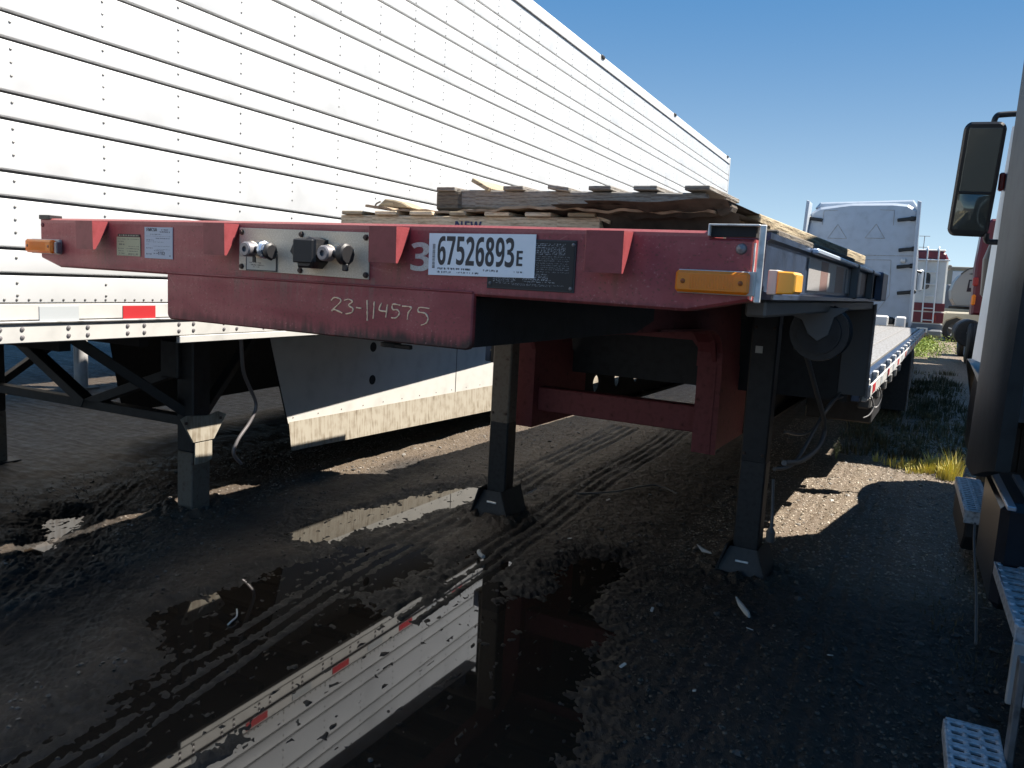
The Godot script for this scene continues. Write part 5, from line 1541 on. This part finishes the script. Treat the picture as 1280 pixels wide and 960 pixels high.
	obj("roof_trim", bx(Vector3(1.43, 3.0, zm - 3.7), Vector3(2.1, 0.05, 7.4), 0.02), M.paint_white, rf)
	obj("cap_trim", bx(Vector3(1.44, 2.71, zm + 0.03), Vector3(2.36, 0.05, 0.04), 0.01), M.paint_white, t)
	for q in [[1.30, 0.24, 0.0], [1.02, 0.26, 0.0]]:
		obj("maroon_band", bx(Vector3(1.45, q[0] if q[0] > 1.1 else 0.98, zm + 0.012), Vector3(2.34, q[1] if q[0] > 1.1 else 0.32, 0.02), 0.005), M.rv_maroon, t)
	obj("skirt_panel", bx(Vector3(1.46, 0.58, zm + 0.016), Vector3(2.34, 0.40, 0.03), 0.01), M.rv_grey, t)
	mb = MB.new()
	var wr := PackedVector2Array()
	for k in 16:
		var an := TAU * k / 16.0
		wr.append(Vector2(1.72 + 0.30 * signf(cos(an)) + 0.13 * cos(an), 2.08 + 0.14 * signf(sin(an)) + 0.12 * sin(an)))
	mb.prism(wr, zm - 0.01, zm + 0.02, 0.005)
	var w := obj("rear_window", mb, M.glass_dark, t)
	obj("window_bar", bx(Vector3(1.74, 2.10, zm + 0.025), Vector3(0.62, 0.02, 0.02), 0.0), M.black_paint, w)
	obj("bumper", bx(Vector3(1.45, 0.52, zm + 0.14), Vector3(2.36, 0.22, 0.26), 0.05), M.rv_grey, t)
	obj("number_plate", bx(Vector3(2.08, 0.60, zm + 0.28), Vector3(0.30, 0.15, 0.01), 0.003), M.plate_white, t)
	for x: float in [0.55, 1.70, 2.35]: obj("tail_light", bx(Vector3(x, 0.98, zm + 0.03), Vector3(0.14, 0.24, 0.04), 0.015), M.plate_white if x == 1.70 else M.tail_red, t)
	mb = MB.new()
	mb.tube([Vector3(1.985, 3.10, zm - 0.1), Vector3(1.99, 2.96, zm + 0.10), Vector3(2.045, 0.83, zm + 0.14)], 0.022, 8)
	mb.tube([Vector3(2.285, 3.10, zm - 0.1), Vector3(2.29, 2.96, zm + 0.10), Vector3(2.345, 0.83, zm + 0.14)], 0.022, 8)
	var ld := obj("ladder", mb, M.ladder, t)
	for k in 6:
		mb = MB.new(); mb.tube([Vector3(2.0 + 0.01 * k, 2.7 - 0.36 * k, zm + 0.12), Vector3(2.30 + 0.01 * k, 2.7 - 0.36 * k, zm + 0.12)], 0.018, 6)
		obj("rung", mb, M.ladder, ld)
	mb = MB.new()
	mb.tube([Vector3(1.87, 3.0, zm - 0.7), Vector3(1.87, 3.46, zm - 0.7)], 0.012, 6)
	mb.tube([Vector3(1.72, 3.46, zm - 0.7), Vector3(2.02, 3.46, zm - 0.7)], 0.010, 6)
	mb.tube([Vector3(1.74, 3.12, zm - 0.7), Vector3(2.0, 3.12, zm - 0.7)], 0.010, 6)
	obj("roof_aerial", mb, M.rod, t)
	obj("side_awning", bx(Vector3(2.66, 2.55, zm - 3.2), Vector3(0.10, 0.12, 5.0), 0.02), M.rod, t)
	for x: float in [0.55, 2.35]: wheel(t, Vector3(x, 0.42, zm - 1.9), 0.42, 0.3, M.dull_aluminium)
	# rounded grey camper
	t = thing("camper_trailer", "grey teardrop-nosed camper trailer beyond the motorhome", "camper")
	var zc := -34.0
	var out := PackedVector2Array([Vector2(3.30, 1.36), Vector2(3.14, 1.62), Vector2(3.10, 1.95), Vector2(3.18, 2.28), Vector2(3.36, 2.58), Vector2(3.60, 2.80), Vector2(3.95, 2.90), Vector2(7.8, 2.94), Vector2(7.9, 1.0), Vector2(7.8, 0.72), Vector2(4.3, 0.72), Vector2(4.1, 1.36)])
	mb = MB.new(); mb.prism(out, zc - 2.4, zc, 0.03)
	obj("body", mb, M.camper_grey, t)
	mb = MB.new()
	for k in 7:
		mb.bar(Vector3(out[k].x, out[k].y, zc + 0.01), Vector3(out[k + 1].x, out[k + 1].y, zc + 0.01), 0.05, 0.05, 0.01, Vector3(0, 0, 1))
	obj("nose_trim", mb, M.camper_trim, t)
	mb = MB.new()
	mb.prism(PackedVector2Array([Vector2(3.62, 1.92), Vector2(3.66, 2.38), Vector2(4.3, 2.42), Vector2(4.3, 1.92)]), zc, zc + 0.02, 0.005)
	var cw := obj("side_window", mb, M.glass_dark, t)
	obj("window_pane", bx(Vector3(3.95, 2.20, zc + 0.024), Vector3(0.5, 0.26, 0.01), 0.0), M.rv_grey, cw)
	mb = MB.new()
	mb.prism(PackedVector2Array([Vector2(3.62, 2.60), Vector2(3.74, 2.645), Vector2(3.86, 2.60), Vector2(3.74, 2.57)]), zc, zc + 0.015, 0.0)
	obj("emblem", mb, M.camper_trim, t)
	obj("lower_panel", bx(Vector3(5.2, 0.98, zc + 0.012), Vector3(5.0, 0.5, 0.02), 0.01), M.camper_tan, t)
	obj("hitch_frame", bx(Vector3(3.6, 1.28, zc - 1.0), Vector3(1.0, 0.10, 0.3), 0.02), M.camper_trim, t)
	# grey pickup that shows a wheel below the camper
	t = thing("pickup_truck", "tan pickup truck with alloy wheel under the nose of the camper", "pickup")
	mb = MB.new()
	mb.prism(PackedVector2Array([Vector2(2.75, 0.50), Vector2(2.70, 1.02), Vector2(2.95, 1.12), Vector2(5.5, 1.15), Vector2(5.5, 0.45), Vector2(3.75, 0.45), Vector2(3.62, 0.78), Vector2(3.30, 0.92), Vector2(2.98, 0.78), Vector2(2.88, 0.50)]), zc + 0.4, zc + 2.2, 0.05)
	obj("bed", mb, M.camper_tan, t)
	mb = MB.new(); mb.prism(PackedVector2Array([Vector2(4.2, 1.12), Vector2(4.4, 1.62), Vector2(5.4, 1.62), Vector2(5.5, 1.12)]), zc + 0.5, zc + 2.1, 0.05)
	obj("cab", mb, M.camper_tan, t)
	mb = MB.new()
	var wc := Vector3(3.30, 0.46, zc + 2.1)
	mb.profile(wc, wc + Vector3(0, 0, 1), [[-0.2, 0.28], [-0.2, 0.42], [-0.15, 0.46], [0.03, 0.46], [0.06, 0.42], [0.06, 0.28]], 28, false)
	var ty := obj("tyre", mb, M.rubber, t)
	mb = MB.new()
	mb.profile(wc, wc + Vector3(0, 0, 1), [[0.05, 0.28], [0.03, 0.25], [0.0, 0.24], [0.0, 0.0]], 28, false)
	obj("wheel_well", mb, M.camper_trim, ty)
	for k in 5:
		var an := TAU * k / 5.0 + 0.3
		mb = MB.new(); mb.bar(wc + Vector3(0, 0, 0.04), wc + Vector3(cos(an) * 0.25, sin(an) * 0.25, 0.05), 0.05, 0.03, 0.008, Vector3(0, 0, 1))
		obj("spoke", mb, M.bright_aluminium, ty)
	# tan shed far behind
	t = thing("yard_shed", "small tan flat-roofed shed far behind, above the camper's nose", "shed")
	obj("wall", bx(Vector3(4.65, 1.75, -52.0), Vector3(2.6, 3.3, 3.0), 0.03), M.camper_tan, t)
	obj("roof", bx(Vector3(4.65, 3.45, -52.0), Vector3(2.8, 0.12, 3.2), 0.02), M.camper_tan, t)
	var sw := obj("window", bx(Vector3(4.05, 2.85, -50.48), Vector3(0.6, 0.8, 0.06), 0.01), M.plate_white, t)
	# grey car between
	t = thing("parked_van", "grey van parked far behind beside the motorhome", "van")
	mb = MB.new(); mb.prism(PackedVector2Array([Vector2(3.2, 0.4), Vector2(3.15, 1.3), Vector2(3.3, 2.35), Vector2(5.0, 2.4), Vector2(5.1, 0.4)]), -48.0, -43.0, 0.06)
	obj("body", mb, M.rv_grey, t)
	obj("rear_window", bx(Vector3(3.9, 1.95, -42.99), Vector3(1.0, 0.5, 0.03), 0.02), M.glass_dark, t)
	for x: float in [3.5, 4.8]: wheel(t, Vector3(x, 0.35, -43.8), 0.35, 0.22, M.dull_aluminium)
	# box trailer further right, with its red tractor: they throw the shade between
	t = thing("box_trailer", "grey box trailer parked beyond the white-cabbed tractor on the right", "trailer")
	var bt := Vector3(3.30 + 1.3, 2.35, -13.4)
	obj("wall", bx(bt, Vector3(2.6, 2.75, 12.4), 0.03), M.trailer_grey, t)
	for k in 2: wheel(t, Vector3(3.6, 0.5, -8.4 - 1.3 * k), 0.5, 0.5, M.dull_aluminium)
	for k in 2: wheel(t, Vector3(5.6, 0.5, -8.4 - 1.3 * k), 0.5, 0.5, M.dull_aluminium)
	obj("under_frame", bx(Vector3(4.6, 0.86, -13.4), Vector3(1.1, 0.24, 12.0), 0.01), M.black_steel, t)
	t = thing("tractor_truck", "dark red tractor with an orange marker lamp, beyond the mirror", "truck")
	mb = MB.new()
	mb.prism(PackedVector2Array([Vector2(3.01, 1.20), Vector2(2.98, 2.4), Vector2(3.03, 3.3), Vector2(3.2, 3.5), Vector2(5.2, 3.5), Vector2(5.35, 2.4), Vector2(5.35, 1.20)]), -21.2, -20.5, 0.05)
	obj("cab", mb, M.truck_red, t)
	mb = MB.new(); mb.cyl(Vector3(3.02, 0.75, -21.6), Vector3(3.02, 0.75, -20.3), 0.33, 20, 0.03)
	obj("fuel_tank", mb, M.black_steel, t)
	obj("marker_lamp", bx(Vector3(3.02, 1.56, -20.44), Vector3(0.09, 0.26, 0.10), 0.03), M.amber, t)
	obj("tail_lamp", bx(Vector3(3.02, 2.0, -20.44), Vector3(0.12, 0.22, 0.10), 0.03), M.tail_red, t)
	for x: float in [3.1, 5.1]: wheel(t, Vector3(x, 0.5, -23.2), 0.5, 0.3, M.dull_aluminium)
	for x: float in [3.2, 5.0]: wheel(t, Vector3(x, 0.5, -20.2), 0.5, 0.5, M.dull_aluminium)
	# another trailer beyond the white one, seen only below it
	t = thing("box_trailer", "plain trailer standing beyond the white van trailer, seen under its floor", "trailer")
	obj("wall", bx(Vector3(-7.6, 2.45, -5.0), Vector3(2.5, 2.7, 14.0), 0.02), M.trailer_grey, t)
	for x: float in [-6.42, -8.6]:
		mb = MB.new(); mb.cyl(Vector3(x, 0.03, -3.84), Vector3(x, 1.12, -3.84), 0.07, 12, 0.004)
		var lg := obj("landing_leg", mb, M.trailer_grey, t)
		obj("foot", bx(Vector3(x, 0.035, -3.84), Vector3(0.26, 0.04, 0.26), 0.005), M.leg_steel, lg)
	for z in [-9.6, -10.9]:
		for x: float in [-6.6, -8.6]: wheel(t, Vector3(x, 0.5, z), 0.5, 0.5, M.dull_aluminium)

func build_litter() -> void:
	rng.seed = 5
	var mb := MB.new()
	var p := func(x: float, z: float, up := 0.0) -> Vector3: return Vector3(x, maxf(ground_height(x, z), 0.0) + up, z)
	mb.lathe_path([p.call(1.02, -1.86, 0.02), p.call(1.05, -1.80, 0.016), p.call(1.095, -1.72, 0.013), p.call(1.11, -1.69, 0.012)], [0.003, 0.012, 0.013, 0.006], 7)
	tag(obj("wood_splinter", mb, M.rag), "pale bone-like splinter lying on the dark gravel before the right leg", "splinter")
	mb = MB.new()
	mb.tube(curve([p.call(-0.30, -3.15, 0.012), p.call(-0.10, -3.35, 0.02), p.call(0.02, -3.62, 0.02), p.call(0.10, -3.75, 0.012), p.call(0.28, -3.62, 0.014)], 6), 0.006, 6)
	tag(obj("wire_scrap", mb, M.cable_grey), "thin bent wire on the mud between the legs of the red trailer", "wire")
	mb = MB.new()
	mb.tube(curve([p.call(-0.83, -0.58, 0.012), p.call(-0.78, -0.53, 0.014), p.call(-0.765, -0.49, 0.013), p.call(-0.765, -0.465, 0.004)], 5), 0.004, 6)
	tag(obj("wet_twig", mb, M.rag), "small pale twig standing out of the brown puddle", "twig")
	mb = MB.new()
	mb.lathe_path([p.call(0.70, -2.42, 0.05), p.call(0.74, -2.40, 0.03), p.call(0.79, -2.38, 0.02)], [0.002, 0.012, 0.004], 6)
	tag(obj("plastic_scrap", mb, M.rag), "white plastic scrap at the foot of the right leg", "scrap")
	mb = MB.new()
	mb.tube(curve([p.call(-0.31, -1.78, 0.02), p.call(-0.285, -1.74, 0.03), p.call(-0.25, -1.72, 0.02)], 4), 0.011, 7)
	tag(obj("pale_stone", mb, M.rag), "pale wet stone at the tip of the white reflection", "stone")
	for k in 9:                                    # small white bits
		var q := Vector2(rng.randf_range(-0.3, 1.5), rng.randf_range(-4.8, -0.9))
		var b := obj("paper_scrap", bx(p.call(q.x, q.y, 0.008), Vector3(0.03, 0.004, 0.012), 0.001, Basis.from_euler(Vector3(0.2, rng.randf() * 6.0, 0.3))), M.rag)
		tag(b, "tiny pale scrap trodden flat into the dark mud and gravel", "scrap", "pale scraps trodden into the mud")

func _ready() -> void:
	bold = SystemFont.new()
	bold.font_names = PackedStringArray(["Droid Sans"])
	bold.font_weight = 700
	var cam := Camera3D.new()
	cam.name = "camera"
	add_child(cam)
	cam.position = Vector3(1.592, 1.472, 1.831)
	cam.rotation_degrees = Vector3(-7.52, 25.97, 3.05)
	cam.fov = 51.6
	cam.near = 0.05; cam.far = 2000.0
	var env := Environment.new()
	env.background_mode = Environment.BG_SKY
	var sky := Sky.new()
	var sm := ProceduralSkyMaterial.new()
	sm.sky_top_color = Color(0.013, 0.078, 0.192).linear_to_srgb()
	sm.sky_horizon_color = Color(0.275, 0.355, 0.39).linear_to_srgb()
	sm.sky_curve = 0.103
	sm.ground_bottom_color = Color(0.06, 0.05, 0.04)
	sm.ground_horizon_color = Color(0.30, 0.27, 0.24)
	sm.sun_angle_max = 6.0
	sky.sky_material = sm
	env.sky = sky
	env.tonemap_mode = Environment.TONE_MAPPER_LINEAR
	env.tonemap_exposure = 2.9
	env.ssao_enabled = true; env.ssil_enabled = true; env.sdfgi_enabled = true
	var we := WorldEnvironment.new()
	we.name = "world"
	we.environment = env
	add_child(we)
	var sun := DirectionalLight3D.new()
	sun.name = "sun"
	add_child(sun)
	sun.light_energy = 1.5
	sun.light_color = Color(1.0, 0.965, 0.915)
	sun.light_angular_distance = 0.5
	sun.shadow_enabled = true
	sun.look_at_from_position(Vector3(0.60, 1.0, -0.43) * 20.0, Vector3.ZERO)
	materials()
	build_ground()
	build_reefer()
	build_flatbed()
	build_far()
	build_tractor()
	build_load()
	build_plants()
	build_gravel()
	build_litter()
